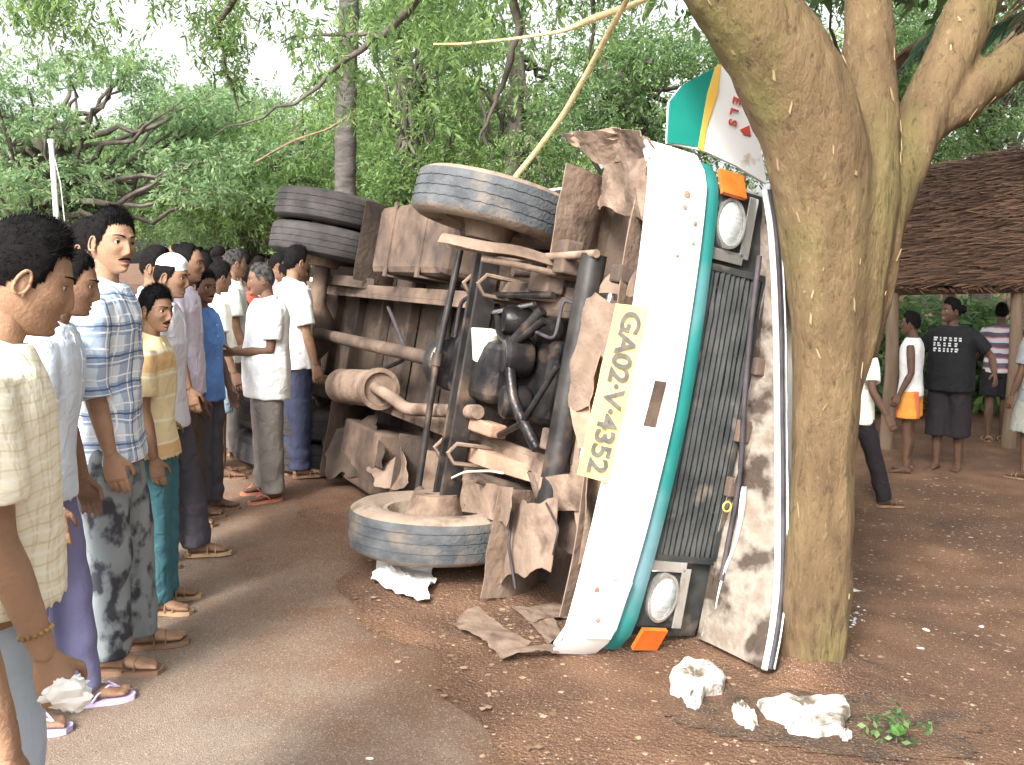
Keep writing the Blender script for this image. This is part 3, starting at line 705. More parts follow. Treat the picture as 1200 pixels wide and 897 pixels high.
for s, px in ((1, (858,262)), (-1, (778,702))):
    r, u = BF(px[0], px[1], .0); f = bow(r)-.02; o = b(f, r, u); d = b(1, s*.10, 0)
    mb = MB(); hw_, hh = .15, .105
    mb.box(b(f-.09, r-s*hw_, u-hh), b(f-.025, r+s*hw_*.95, u+hh)); hl = mb.build('headlight', M['grille'], bus, None, .012)
    mb = MB(); mb.bar(b(f-.01, r-.135, u+hh+.004), b(f-.01, r+.135, u+hh+.004), .05, .008, b(1,0,0)); mb.bar(b(f-.01, r-s*.14, u-hh), b(f-.01, r-s*.14, u+hh), .05, .008, b(1,0,0)); mb.build('bezel', M['chrome'], hl, None, .003)
    prof = [(-.03,.0),(-.03,.112),(.004,.112),(.006,.100),(-.004,.098)]; mb = MB(); mb.lathe(prof, o, d, 32); squash(mb, u); mb.build('rim', M['chrome'], hl)
    mb = MB(); mb.lathe([(.03-.03*(k/8.)**2, max(.0005,.098*k/8.)) for k in range(9)], o-.005*d, d, 32); squash(mb, u); mb.build('lens', M['lens'], hl, 60)
    mb = MB(); ri = s*1.005; mb.sheet(np.array([[b(.015-.05*(abs(rr)-.95)/.1, rr, uu) for uu in (u-.085, u-.02, u+.045)] for rr in np.linspace(s*.955, s*1.06, 6)]) if s > 0 else np.array([[b(.015-.05*(abs(rr)-.95)/.1, rr, uu) for uu in (u+.045, u-.02, u-.085)] for rr in np.linspace(s*.955, s*1.06, 6)]), -.02)
    mb.build('indicator', M['orange_lens'], bus, 50)
# crushed nose above the grille and the torn windscreen surround
def crumple(name, pts_r, u0f, u1f, f0, amp, mt, seed, parent=bus, n=40, m=14, th=.004):
    rs_ = np.linspace(pts_r[0], pts_r[1], n); g = np.zeros((n, m, 3)); q = []
    for i, r in enumerate(rs_):
        for j in range(m):
            t = j/(m-1); u = u0f(r)*(1-t)+u1f(r)*t; g[i,j] = (r, u, t)
    fl = g.reshape(-1,3); nz = snoise(np.stack([fl[:,0]*1.0, fl[:,1]*1.6, fl[:,1]*0], 1), 11, seed, 3); nz = np.sign(nz)*np.abs(nz)**.7
    out = np.stack([f0+bow(fl[:,0])-.10*fl[:,2]**2+amp*nz, -(fl[:,0]), fl[:,1]+amp*.6*np.roll(nz, 7)], 1).reshape(n, m, 3)
    mb = MB(); mb.sheet(out, th); return mb.build(name, mt, parent, 25)
crumple('nose_panel', (-.98, .98), lambda r: .725, lambda r: .84+.08*(1-r*r) - .10*max(0, r), -.02, .034, M['crumple'], 3)
crumple('torn_panel', (-.86, -.28), lambda r: .74, lambda r: .82, .03, .02, M['white_paint'], 9, n=18, m=8)
crumple('torn_panel', (-.98, -.50), lambda r: .90, lambda r: 1.04-.1*(r+.36), .0, .028, M['crumple'], 12, n=22, m=8)
edge = [(903,222),(910,262),(914,320),(917,400),(918,500),(919,600),(918,690),(911,745),(903,785)]
EY = [4.36,4.36,4.35,4.32,4.27,4.17,4.04,3.94,3.86]
def to_bus(p): q = np.asarray(p)-BO; return b(q@FW, q@BR, q@BUp)
def edge_line(off, fv): return [to_bus(P(x+off, y, d-fv*.8)) for (x, y), d in zip(edge, EY)]
def dense(pts, k=5):
    pts = np.array(pts); t = np.linspace(0, len(pts)-1, len(pts)*k); q = np.stack([np.interp(t, np.arange(len(pts)), pts[:,i]) for i in range(3)], 1)
    for _ in range(4): q[1:-1] = (q[:-2]+2*q[1:-1]+q[2:])/4
    return q
mb = MB(); mb.tube(dense(edge_line(-7, .02)), .014, 8); wf = mb.build('windscreen_frame', M['white_paint'], bus, 60)
mb = MB(); mb.tube(dense(edge_line(-1, .03)), .010, 8); mb.build('seal', M['rubber'], wf, 60)
mb = MB(); mb.tube(dense(edge_line(4, .02)), .006, 6); mb.build('chrome_trim', M['chrome'], wf, 60)
el = dense(edge_line(-9, .0)); er = np.array([b(-.05, r_, .735) for r_ in np.linspace(.97, -1.0, len(el))]); m_ = 12
g = np.array([[el[i]*(1-t)+er[i]*t for t in np.linspace(0, 1, m_)] for i in range(len(el))]); nz = snoise(g.reshape(-1,3)*[1,1,2.2], 13, 77, 3).reshape(len(el), m_)
g[...,0] += .03*np.sign(nz)*np.abs(nz)**.7*np.sin(np.linspace(0, math.pi, m_)) - .05*np.sin(np.linspace(0, math.pi, m_))
mb = MB(); mb.sheet(g, .005); mb.build('cowl_panel', M['crumple'], bus, 25)
# loose innards of the broken nose: brackets, hose, mirror-like wiper motor
mb = MB()
for px, py, sx in ((866,505,.05),(855,570,.045),(872,640,.04),(886,430,.04)):
    r, u = BF(px, py, -.02); mb = MB(); mb.box(b(-.08, r-sx, u-.03), b(.02+.02*sx, r+sx, u+.035)); mb.build('bracket', M['dusty_dark'], bus, None, .008)
mb = MB(); mb.tube(dense([b(.03, *BF(x, y, .03)) for x, y in ((890,300),(880,380),(872,470),(868,560),(845,680))]), .012, 8); mb.build('hose', M['rubber'], bus, 60)
mb = MB(); mb.tube([b(.03, *BF(x, y, .03)) for x, y in ((893,640),(884,690),(872,720))], [.012,.022,.012], 6); mb.build('torn_trim', M['yellow_paint'], bus, 60)
r, u = BF(852, 594, .05); a = np.arange(13)*math.pi/6; mb = MB(); mb.tube([b(.05, r+.022*math.cos(t), u+.022*math.sin(t)) for t in a], .004, 6); mb.build('tow_ring', M['yellow_paint'], bus, 60)
# torn side panel standing up behind the bumper end, striped, with the end of a painted word
out = [(783,168),(785,120),(800,101),(845,76),(872,112),(889,160),(899,216),(862,194),(828,178)]
fv = -.16; poly = [b(fv, *BF(x, y, fv)) for x, y in out]
def band(pix, mt, name, parent, f_off, th=.006):
    mb = MB(); pl = [b(fv+f_off, *BF(x, y, fv+f_off)) for x, y in pix]; mb.plate(pl, th, b(-1,0,0)); return mb.build(name, mt, parent, None)
sp = band(out, M['white_paint'], 'side_panel', bus, 0, .02)
band([(782,167),(785,119),(800,100),(838,79),(829,110),(818,172)], M['teal_clean'], 'teal_stripe', sp, .005)
band([(818,173),(829,110),(838,79),(845,75),(841,110),(828,150),(824,178)], M['yellow_paint'], 'yellow_stripe', sp, .006)
for ch, x, y in (('V',867,103),('E',863,118),('L',860,131),('S',858,144)):
    me = text_mesh(ch, .062, .0015); r, u = BF(x, y, fv+.005)
    V = np.array([v.co[:] for v in me.vertices])
    me.vertices.foreach_set('co', np.stack([np.full(len(V), fv+.006)+V[:,2], -(r)+V[:,0], u+V[:,1]], 1).ravel().astype(np.float32))
    me.materials.clear(); me.materials.append(M['red_paint']); me.update(); link('lettering', me, sp)
band([(868,152),(878,147),(880,160),(872,158)], M['red_paint'], 'painted_mark', sp, .006)
# bodywork behind: sides, roof, tail, crushed pillars
M['body_white'] = mat('body_white', (.72,.71,.68), (.64,.62,.58), 3, .5, c3=(.45,.33,.25), s3=2, t3=(.55,.75))
def front_f(u): return -.22 - max(0, u-.9)*.62
BL = -6.0
for s in (1, -1):
    mb = MB(); us = [.30,.55,.80,1.02]; g = np.zeros((34, 4, 3))
    for i in range(34):
        for j, u in enumerate(us):
            f = front_f(u)*(1-i/33)+BL*i/33; g[i,j] = b(f, s*1.045, u)
    mb.sheet(g if s < 0 else g[:, ::-1], .012); sd = mb.build('body_side', M['body_white'], bus, 40)
    mb = MB(); mb.box(b(BL, s*1.030, 1.72), b(front_f(1.9)+.05, s*1.044, 2.05)); mb.build('cant_panel', M['body_white'], sd, None, .01)
    for k in range(7):
        f0 = -1.0-k*.82; mb = MB(); mb.box(b(f0, s*1.028, 1.02), b(f0+.09, s*1.043, 1.722)); mb.build('window_pillar', M['body_white'], sd, None, .006)
        if k < 6:
            mb = MB(); mb.box(b(f0-.72, s*1.030, 1.022), b(f0-.002, s*1.036, 1.718)); mb.build('window_pane', M['glass'], sd, None)
    mb = MB(); mb.box(b(BL+.05, s*1.046, .62), b(-1.6, s*1.049, .74)); mb.build('stripe', M['teal_paint'], sd, None)
    mb = MB(); mb.tube([b(-.20, s*.98, .93), b(-.42, s*.97, 1.3), b(-.95, s*.95, 2.0)], .035, 8); mb.build('windscreen_pillar', M['white_paint'], bus, 60)
mb = MB(); g = np.zeros((22, 13, 3))
for i in range(22):
    for j in range(13):
        r = 1.04*math.cos(math.pi*j/12); u = 2.04+.20*math.sin(math.pi*j/12)**.6
        g[i,j] = b(-.95-.06*math.sin(j)+(BL+.95)*i/21, r, u + .03*math.sin(i*1.7+j)*(i < 6))
mb.sheet(g[:, ::-1], .012); mb.build('roof', M['body_white'], bus, 50)
mb = MB(); mb.box(b(BL-.03, -1.03, .3), b(BL, 1.03, 2.05)); mb.build('tail_panel', M['body_white'], bus, None, .02)
# floor and outer skirts seen from below
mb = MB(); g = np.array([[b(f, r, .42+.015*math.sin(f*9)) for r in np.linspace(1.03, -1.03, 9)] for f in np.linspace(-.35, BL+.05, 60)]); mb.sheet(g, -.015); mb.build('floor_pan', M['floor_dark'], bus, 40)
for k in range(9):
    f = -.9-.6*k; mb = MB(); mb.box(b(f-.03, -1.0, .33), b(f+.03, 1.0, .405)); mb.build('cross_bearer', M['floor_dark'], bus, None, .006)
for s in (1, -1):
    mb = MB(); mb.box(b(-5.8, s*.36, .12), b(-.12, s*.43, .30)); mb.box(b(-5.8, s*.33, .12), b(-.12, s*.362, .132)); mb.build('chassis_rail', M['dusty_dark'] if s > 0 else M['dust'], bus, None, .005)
mb = MB(); mb.tube([b(-.42, r, .06) for r in np.linspace(-.62, .62, 9)], .06, 14); mb.build('front_cross_tube', M['black_metal'], bus, 60)
mb = MB(); mb.tube([b(-.33, r, .13) for r in np.linspace(-.5, .5, 5)], .018, 8); mb.build('brace_rod', M['chrome'], bus, 60)
mb = MB(); g = np.array([[b(-.12-.10*t+.015*math.sin(7*r), r, .03+.33*t) for t in np.linspace(0,1,5)] for r in np.linspace(-.95, .95, 24)]); mb.sheet(g, .006); mb.build('apron', M['dust'], bus, 40)

# wheels -----------------------------------------------------------
def wheel(c, ax, rad, wid, tm, sidem, parent=bus, tread=True, out=1, hubf=True):
    """c centre, ax axis pointing outboard; tyre with grooves, dished rim, hub"""
    ax = np.array(ax, float); ax /= np.linalg.norm(ax); we = empty('wheel'); we.parent = parent; w2 = wid/2
    prof = [(-w2*.78,rad*.60),(-w2*.98,rad*.68),(-w2*1.06,rad*.80),(-w2*1.0,rad*.90),(-w2*.86,rad*.965),(-w2*.80,rad*.985)]
    tr = []
    for g_ in (-1, 0, 1):
        x = g_*w2*.42; e = w2*.03
        tr += [(x-w2*.2,rad),(x-e,rad*1.0),(x-e*.5,rad*.988),(x+e*.5,rad*.988),(x+e,rad)]
    prof = prof + tr + [(-t, r) for t, r in prof[::-1]]
    mb = MB(); n = 160; x = np.cross(ax, [0,0,1.0] if abs(ax[2]) < .9 else [1.0,0,0]); x /= np.linalg.norm(x); y = np.cross(ax, x); a = np.arange(n)*2*math.pi/n
    rg = []
    for t, r in prof:
        tt = t + (w2*.016*np.sin(np.arange(n)*math.pi/2) if r > rad*.97 and abs(t) < w2*.75 else 0)
        rg.append(c + ax*np.asarray(tt).reshape(-1,1)*np.ones((n,1)) + r*(np.cos(a)[:,None]*x+np.sin(a)[:,None]*y))
    mb.rings(rg[5:-5], False, 0); mb.rings(rg[:6], False, 1); mb.rings(rg[-6:], False, 1)
    mb.build('tyre', [tm, sidem], we, 50)
    mb = MB(); mb.lathe([(-w2*.72,rad*.60),(-w2*.80,rad*.62),(-w2*.80,rad*.56),(-w2*.3,rad*.52),(-w2*.05,rad*.44),(w2*.05,rad*.30),(w2*.05,rad*.16),(w2*.3,rad*.15),(w2*.3,0.001)], c, ax, 40)
    mb.lathe([(w2*.72,rad*.60),(w2*.80,rad*.62),(w2*.78,rad*.56),(w2*.1,rad*.50),(w2*.06,rad*.3)], c, ax, 40); mb.build('rim', M['tyre_dust'] if hubf else tm, we)
    mb = MB(); mb.lathe([(-w2*1.5,.001),(-w2*1.5,rad*.26),(-w2*.5,rad*.36),(-w2*.1,rad*.36)], c, ax, 28); mb.build('brake_drum', M['dust'], we)
    for k in range(6):
        an = k*math.pi/3; q = c + ax*(-w2*.06) + rad*.42*(math.cos(an)*x+math.sin(an)*y); mb = MB(); mb.lathe([(-.03,.001),(-.03,.016),(0,.016)], q, ax, 6); mb.build('wheel_nut', M['dust'], we)
    return we
FA, ZA, WR = -1.27, -.075, .425
up_ax = b(.03, 1, .07); lo_ax = b(.03, -1, .13)
wheel(b(FA, .845, ZA), up_ax, WR, .235, M['tyre'], M['tyre_dust'])
wheel(b(FA-.03, -.85, ZA-.01), lo_ax, .445, .235, M['tyre'], M['tyre_dust'])
RA = FA-3.02
for s in (1, -1):
    for rr in (.70, .965): wheel(b(RA, s*rr, ZA), b(0, s, 0), .44, .235, M['tyre_far'], M['tyre_far'], hubf=False)
# front axle beam, drag link, track rod, springs
mb = MB(); X = FA-.02
mb.bar(b(X, -.74, ZA+.02), b(X, .74, ZA+.02), .035, .10, b(1,0,0)); mb.bar(b(X-.045, -.74, ZA+.02), b(X-.045, .74, ZA+.02), .11, .02, b(1,0,0)); mb.bar(b(X+.045, -.74, ZA+.02), b(X+.045, .74, ZA+.02), .11, .02, b(1,0,0))
ax = mb.build('front_axle', M['black_metal'], bus, None, .006)
mb = MB(); mb.tube([b(X-.26, -.72, ZA-.03), b(X-.27, 0, ZA-.05), b(X-.25, .70, ZA-.03)], .019, 10); mb.tube([b(X-.268,-.02,ZA-.05), b(X-.268,.05,ZA-.05)], .03, 10); mb.build('track_rod', M['black_metal'], bus, 60)
for s in (1, -1):
    mb = MB(); mb.tube([b(X-.25, s*.71, ZA-.03), b(X-.16, s*.75, ZA-.01), b(X, s*.74, ZA+.03)], [.03,.028,.045], 10); mb.tube([b(X, s*.72, ZA-.10), b(X, s*.72, ZA+.12)], .045, 12); mb.build('steering_knuckle', M['dusty_dark'], ax, 60)
    sp_ = empty('leaf_spring'); sp_.parent = bus
    for k in range(6):
        L_ = .62-.075*k; mb = MB(); q = [b(FA+x, s*.44, ZA+.10-.022*k*-1+.16*(x/.62)**2) for x in np.linspace(-L_, L_, 15)]
        g = np.array([[p+b(0,-.04,0), p+b(0,.04,0)] for p in q]); mb.sheet(g, .012); mb.build('leaf', M['rust'] if s < 0 else M['dusty_dark'], sp_, 40)
    for x in (-.09, .09):
        mb = MB(); mb.tube([b(FA+x, s*.39, ZA+.26), b(FA+x, s*.39, ZA-.02), b(FA+x, s*.44, ZA-.06), b(FA+x, s*.49, ZA-.02), b(FA+x, s*.49, ZA+.26)], .012, 6); mb.build('u_bolt', M['dust'], sp_, 60)
    mb = MB(); mb.tube([b(FA+.3, s*.52, ZA+.02), b(FA+.33, s*.56, ZA+.32)], .028, 10); mb.build('shock_absorber', M['dusty_dark'], bus, 60)
mb = MB(); mb.tube(dense([b(-1.35,.58,-.02), b(-.8,.60,.0), b(-.35,.62,.03)]), .02, 8); mb.build('drag_link', M['dust'], bus, 60)
# engine: sump, block, bell housing, fan pulley, filter
mb = MB(); mb.box(b(-1.75,-.20,.10), b(-.70,.22,.40)); mb.build('engine_block', M['engine_black'], bus, None, .04)
mb = MB(); mb.box(b(-1.55,-.15,-.06), b(-1.0,.17,.12)); sm = mb.build('oil_sump', M['engine_black'], bus, None, .045)
for i, (f, r, u, rr) in enumerate(((-.92,.10,.03,.10),(-.88,-.12,.04,.085),(-1.05,.28,.06,.075),(-.80,.26,.1,.065),(-1.72,0,.08,.15))):
    mb = MB(); mb.lathe([(0,.001),(0,rr*.8),(.02,rr),(.12,rr),(.14,rr*.85),(.15,.001)], b(f,r,u-.08), b(.25,.1,1) if i < 4 else b(1,0,0), 22); mb.build(('pulley','oil_filter','alternator','pump','bell_housing')[i], M['engine_black'], bus, 40)
for k, pl in enumerate(([(-.7,.3,.02),(-.9,.15,-.03),(-1.1,.2,.0),(-1.3,.35,.05)],[(-.6,-.3,.05),(-.8,-.1,-.02),(-.9,.15,-.04),(-.75,.35,.03)],[(-.55,.1,.05),(-.7,-.2,.0),(-1.0,-.3,.04)],[(-1.8,.35,.1),(-1.3,.3,.0),(-.9,.38,.06)],[(-.62,.42,.0),(-1.2,.40,-.02),(-1.9,.46,.1)])):
    mb = MB(); mb.tube(dense([b(*p) for p in pl], 8), (.02,.028,.016,.012,.016)[k], 8); mb.build('engine_hose', M['engine_black'] if k != 3 else M['chrome'], bus, 60)
mb = MB(); mb.lathe([(0,.001),(0,.05),(.16,.085),(.165,.001)], b(*[BU(567,412,-.02)[0], BU(567,412,-.02)[1]-.05, -.02]), b(.2,1,-.1), 14); M['cream'] = mat('cream', (.68,.66,.56), (.6,.57,.46), 8, .7); mb.build('plastic_funnel', M['cream'], bus, 40)
mb = MB(); mb.tube([b(-1.7,0,.06), b(-2.6,0,.04), b(RA+.1,0,ZA)], .045, 12); mb.build('propeller_shaft', M['dusty_dark'], bus, 60)
mb = MB(); mb.tube([b(RA,-.62,ZA), b(RA,-.25,ZA), b(RA,-.12,ZA), b(RA,.12,ZA), b(RA,.25,ZA), b(RA,.62,ZA)], [.06,.065,.16,.16,.065,.06], 16); mb.build('rear_axle', M['dusty_dark'], bus, 60)
for s in (1, -1):
    sp_ = empty('leaf_spring'); sp_.parent = bus
    for k in range(5):
        L_ = .65-.09*k; q = [b(RA+x, s*.44, ZA+.08+.022*k+.14*(x/.65)**2) for x in np.linspace(-L_, L_, 13)]
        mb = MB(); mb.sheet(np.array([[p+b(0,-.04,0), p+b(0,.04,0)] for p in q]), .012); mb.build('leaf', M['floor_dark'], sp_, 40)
# silencer and exhaust
mb = MB(); c0, c1 = b(-3.55,-.34,.0), b(-2.75,-.27,.0)
mb.lathe([(0,.001),(0,.10),(.02,.125),(.80,.125),(.805,.14),(.84,.14),(.845,.11),(.82,.10),(.82,.001)], c0, c1-c0, 28); sil = mb.build('silencer', M['dust'], bus, 40)
q1 = [b(f, r, -.03) for f, r in (BU(432,450,-.03), BU(462,468,-.03), BU(476,480,-.03), BU(505,481,-.03), BU(560,483,-.03))]
mb = MB(); mb.tube(dense(q1), .038, 12); mb.build('exhaust_pipe', M['dust'], bus, 60)
# fuel tank, tool box, mudguards, skirts
mb = MB(); mb.box(b(-3.35,.50,.0), b(-2.05,.98,.38)); mb.build('fuel_tank', M['dusty_dark'], bus, None, .05)
mb = MB()
for f in (-3.0,-2.4): mb = MB(); mb.bar(b(f,.48,-.006), b(f,.99,-.006), .05, .012, b(0,0,1)); mb.bar(b(f,.488,-.01), b(f,.488,.4), .048, .012, b(0,1,0)); mb.build('tank_strap', M['dusty_dark'], bus, None)
mb = MB(); mb.box(b(-3.5,-.98,.06), b(-2.75,-.56,.40)); mb.build('tool_box', M['dusty_dark'], bus, None, .02)
mb = MB(); mb.plate([b(-2.35,-.5,.05), b(-2.35,-1.02,.05), b(-2.3,-1.02,.45), b(-2.3,-.5,.45)], .008, b(-1,0,0)); mb.build('mud_flap', M['dusty_dark'], bus, None)
def arch(fc, r0, r1, rad, a0, a1, mt, wobble, seed, name='mudguard'):
    rr = np.random.default_rng(seed); g = np.zeros((18, 6, 3))
    for i, a in enumerate(np.linspace(a0, a1, 18)):
        for j, r in enumerate(np.linspace(r0, r1, 6)):
            k = rad*(1+wobble*rr.normal()); g[i,j] = b(fc+k*math.cos(a), r, ZA+.02+k*math.sin(a))
    mb = MB(); mb.sheet(g, .006); return mb.build(name, mt, bus, 50)
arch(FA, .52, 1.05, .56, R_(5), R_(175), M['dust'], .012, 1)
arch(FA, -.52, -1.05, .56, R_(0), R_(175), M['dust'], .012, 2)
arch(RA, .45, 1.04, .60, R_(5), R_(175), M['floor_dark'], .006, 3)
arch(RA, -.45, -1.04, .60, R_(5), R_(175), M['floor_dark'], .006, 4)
mb = MB(); q = [b(FA+.56*math.cos(a), .53, ZA+.02+.56*math.sin(a)) for a in np.linspace(-.5, 1.3, 14)]; mb.tube(q, .016, 6); mb.build('mudguard_rim', M['dust'], bus, 60)
# bent sheets of the right-hand front wing, lifted
def pix_sheet(name, quad, mt, seed, amp=.02, n=18, th=.004, bend=0):
    """quad: four (px, py, u) corners on levels of the underside"""
    c = []
    for px, py, u in quad:
        f, r = BU(px, py, u); c.append(b(f, r, u))
    c = np.array(c); s = np.linspace(0,1,n); g = np.zeros((n,n,3)); rr = np.random.default_rng(seed)
    for i in range(n):
        for j in range(n): g[i,j] = (c[0]*(1-s[i])+c[1]*s[i])*(1-s[j])+(c[3]*(1-s[i])+c[2]*s[i])*s[j]
    N_ = np.cross(c[1]-c[0], c[3]-c[0]); N_ /= np.linalg.norm(N_)
    nz = snoise(g.reshape(-1,3), 14, seed, 3).reshape(n,n,1); bend = bend or float(rr.uniform(.03,.07)*rr.choice([-1,1]))
    e1, e2 = (c[1]-c[0]), (c[3]-c[0]); j1, j2 = snoise(g.reshape(-1,3), 20, seed+50, 3).reshape(n,n,1), snoise(g.reshape(-1,3), 20, seed+80, 3).reshape(n,n,1)
    g = g+N_*(nz*amp*1.5 + bend*(np.sin(math.pi*s)[:,None,None])) + e1*j1*.09 + e2*j2*.09
    g[...,0] = np.minimum(g[...,0], -.035)
    mb = MB(); mb.sheet(g, th); return mb.build(name, mt, bus, 30)
pix_sheet('bent_wing', [(650,157,.12),(775,163,.0),(776,192,.05),(712,200,.2)], M['dust'], 1, .035)
pix_sheet('bent_wing', [(712,198,.2),(776,188,.04),(774,262,.06),(690,240,.25)], M['dust'], 2, .05)
for rr0, rr1, nm in ((.47,.58,'arch_flare'),):
    g = np.array([[b(FA+(rr0+(rr1-rr0)*t)*math.cos(a), .56+.05*math.sin(math.pi*t), ZA-.05+(rr0+(rr1-rr0)*t)*math.sin(a)) for t in np.linspace(0,1,7)] for a in np.linspace(-.75, 1.5, 26)])
    g += snoise(g.reshape(-1,3), 15, 9, 2).reshape(26,7,1)*.008; mb = MB(); mb.sheet(g, .006); mb.build(nm, M['dust'], bus, 50)
pix_sheet('inner_wing', [(736,262,.12),(774,255,.06),(757,350,.05),(714,345,.14)], M['dust'], 4, .05)
pix_sheet('valance', [(690,345,.13),(725,352,.05),(700,470,.06),(668,480,.16)], M['dust'], 5, .02)
pix_sheet('valance', [(668,416,.06),(706,412,.0),(690,500,.02),(676,520,.06)], M['rust'], 6, .03)
pix_sheet('valance', [(668,500,.10),(692,548,.03),(690,668,.02),(676,648,.10)], M['dust'], 7, .02)
pix_sheet('torn_sheet', [(606,590,.06),(655,588,.0),(645,668,.0),(588,682,.06)], M['dust'], 8, .012)
pix_sheet('torn_sheet', [(648,566,.12),(684,590,.05),(690,678,.06),(652,640,.12)], M['dusty_dark'], 9, .03)
pix_sheet('torn_sheet', [(620,548,.14),(690,560,.04),(676,600,.08),(640,585,.16)], M['dust'], 10, .04)
pix_sheet('mudguard_lip', [(520,560,.0),(602,572,-.06),(594,618,-.06),(540,600,.02)], M['dust'], 11, .01)
pix_sheet('skirt_panel', [(378,505,.05),(440,482,.10),(452,545,.06),(385,560,.0)], M['floor_dark'], 12, .01)
pix_sheet('skirt_panel', [(432,548,.05),(470,520,.08),(480,566,.02),(440,572,.0)], M['dust'], 13, .01)
for k, (pl, rr) in enumerate((([(520,565,-.05),(545,553,-.08),(575,552,-.08),(590,555,-.02)], .006),([(600,600,.0),(596,640,-.04),(604,690,.0)], .007),([(640,590,-.02),(655,620,-.06),(648,650,-.02)], .005),([(575,340,.1),(540,352,.0),(530,420,.05)], .012),([(455,360,.2),(480,420,.1),(430,440,.2)], .014),([(610,380,.05),(650,400,-.02),(660,350,.05),(690,365,.1)], .009))):
    mb = MB(); mb.tube(dense([b(BU(x, y, u)[0], BU(x, y, u)[1], u) for x, y, u in pl], 8), rr, 7); mb.build('wire', M['cream'] if k == 0 else M['rubber'], bus, 60)
for k, (x, y, u, s1, s2) in enumerate(((630,330,.02,.10,.05),(655,300,.0,.05,.08),(560,500,-.02,.14,.035),(720,320,.02,.04,.04),(640,515,.04,.06,.05))):
    f, r = BU(x, y, u); mb = MB(); mb.box(b(f-s1, r-s2, u), b(f+s1, r+s2, u+.10)); mb.build('bracket', M['rust'] if k in (2,) else M['dusty_dark'], bus, None, .012)

# ------------------------------------------------------------------ loose things on the ground, rope, pole, shelter
def lump(name, label, px, py, sx, sy, sz, seed, mt, cat, ang=0, lift=0.0, group=None, freq=14, amp=.18, road_=False):
    p = G(px, py); z = road_z(p[0], p[1]) if road_ else float(gz(np.array([[p[0]]]), np.array([[p[1]]]))[0,0])
    mb = MB(); mb.ball((0,0,0), 1.0, 20); V, F = mb.VF()
    nz = snoise(V, 2.6, seed, 4); V = V*(1+amp*np.round(nz*3)[:,None]/2.2+.06*snoise(V, 9, seed+3, 2)[:,None]); V = np.sign(V)*np.abs(V)**.8*[sx, sy, sz]
    V[:,2] = np.maximum(V[:,2], -sz*.45); V[:,2] += sz*.45 - .004
    c, s = math.cos(ang), math.sin(ang); V = V @ np.array([[c,s,0],[-s,c,0],[0,0,1]])
    mb = MB(); mb.add(V, F); o = mb.build(name, mt, None, 35); o.location = (p[0], p[1], z+lift); tag(o, label, cat, group); return o
GC = 'broken white filler chunks by the bus nose'
def chunk(label, outline, h, seed):
    """broken slab: jagged outline on the ground, rough top and chipped sides"""
    r = np.random.default_rng(seed); c = np.array([G(x, y) for x, y in outline]); k = 5; q = []
    for a, b_ in zip(c, np.roll(c, -1, 0)):
        for t in range(k): q.append(a*(1-t/k)+b_*(t/k)+r.normal(size=3)*[.003,.003,0]*(t > 0))
    q = np.array(q); ctr = q.mean(0); rg = []
    for sc_, z in ((.96,-.008),(1.0,h*.35),(.95,h*.75),(.86,h),(.6,h*.96),(.3,h*.9),(.04,h*.92)):
        p_ = ctr+(q-ctr)*sc_; p_[:,2] = gz(ctr[:1], ctr[1:2])[0]+z; p_ += r.normal(size=p_.shape)*[.0025,.0025,.004]*(sc_ > .1); rg.append(p_-ctr*[1,1,0])
    z0 = float(gz(ctr[:1], ctr[1:2])[0]); mb = MB(); mb.rings([g_-[0,0,z0] for g_ in rg]); o = mb.build('rubble_chunk', M['plaster'], None, 30); o.location = (ctr[0], ctr[1], z0); tag(o, label, 'rubble', GC)
chunk('broken white chunk with a pointed end just below the fallen headlight', [(784,798),(800,784),(830,787),(851,800),(846,813),(826,816),(816,836),(803,830),(800,818),(786,812)], .05, 1)
chunk('small oval white chunk between the two bigger white chunks', [(858,836),(868,830),(884,842),(890,852),(882,858),(864,848)], .03, 2)
chunk('long flat white slab with dark dirt in its hollow', [(886,828),(920,826),(960,828),(990,828),(996,838),(988,858),(960,864),(924,862),(918,852),(898,844)], .04, 3)
chunk('tiny white crumb beside the long flat white slab', [(985,858),(993,856),(998,862),(992,867),(986,866)], .02, 4)
for k, (x, y, s) in enumerate(((433,893,.014),(952,868,.010),(1085,742,.02),(1078,762,.018),(1150,735,.02),(1120,845,.015),(940,795,.013),(875,752,.016))):
    lump('litter_scrap', ('pale scrap on the bottom of the road', 'pale scrap under the long white slab', 'pale scrap lying out on the bare dirt', 'pale scrap lying out on the bare dirt', 'pale scrap lying out on the bare dirt', 'pale scrap right of the green sprig', 'pinkish scrap at the foot of the tree', 'white scrap inside the crushed nose')[k], x, y, s, s*.6, s*.3, 20+k, M['paper'], 'litter', k, group='pale scraps on the dirt', road_=(k == 0))
def paper(name, label, pix, seed, road_=True, amp=.03, mt='paper', cat='paper'):
    c = np.array([G(x, y) for x, y in pix]); ctr = c.mean(0); n = 26; s = np.linspace(0,1,n); g = np.zeros((n,n,3))
    for i in range(n):
        for j in range(n): g[i,j] = (c[0]*(1-s[i])+c[1]*s[i])*(1-s[j])+(c[3]*(1-s[i])+c[2]*s[i])*s[j]
    f = g.reshape(-1,3); e = snoise(f, 26, seed+5, 3); e2 = snoise(f, 26, seed+6, 3); f[:,0] += .022*e; f[:,1] += .03*e2
    z0 = np.array([road_z(*p[:2]) for p in f]) if road_ else gz(f[:,0], f[:,1])
    f[:,2] = z0+.006+amp*.7*np.abs(snoise(f, 18, seed, 4)); ctr[2] = z0.mean()
    mb = MB(); mb.sheet(f.reshape(n,n,3)-ctr, -.0015); o = mb.build(name, M[mt], None, 25); o.location = ctr; tag(o, label, cat); return o
paper('crumpled_paper', 'crumpled white sheet on the road under the lower front wheel', [(432,688),(456,645),(512,655),(502,712)], 1, amp=.09)
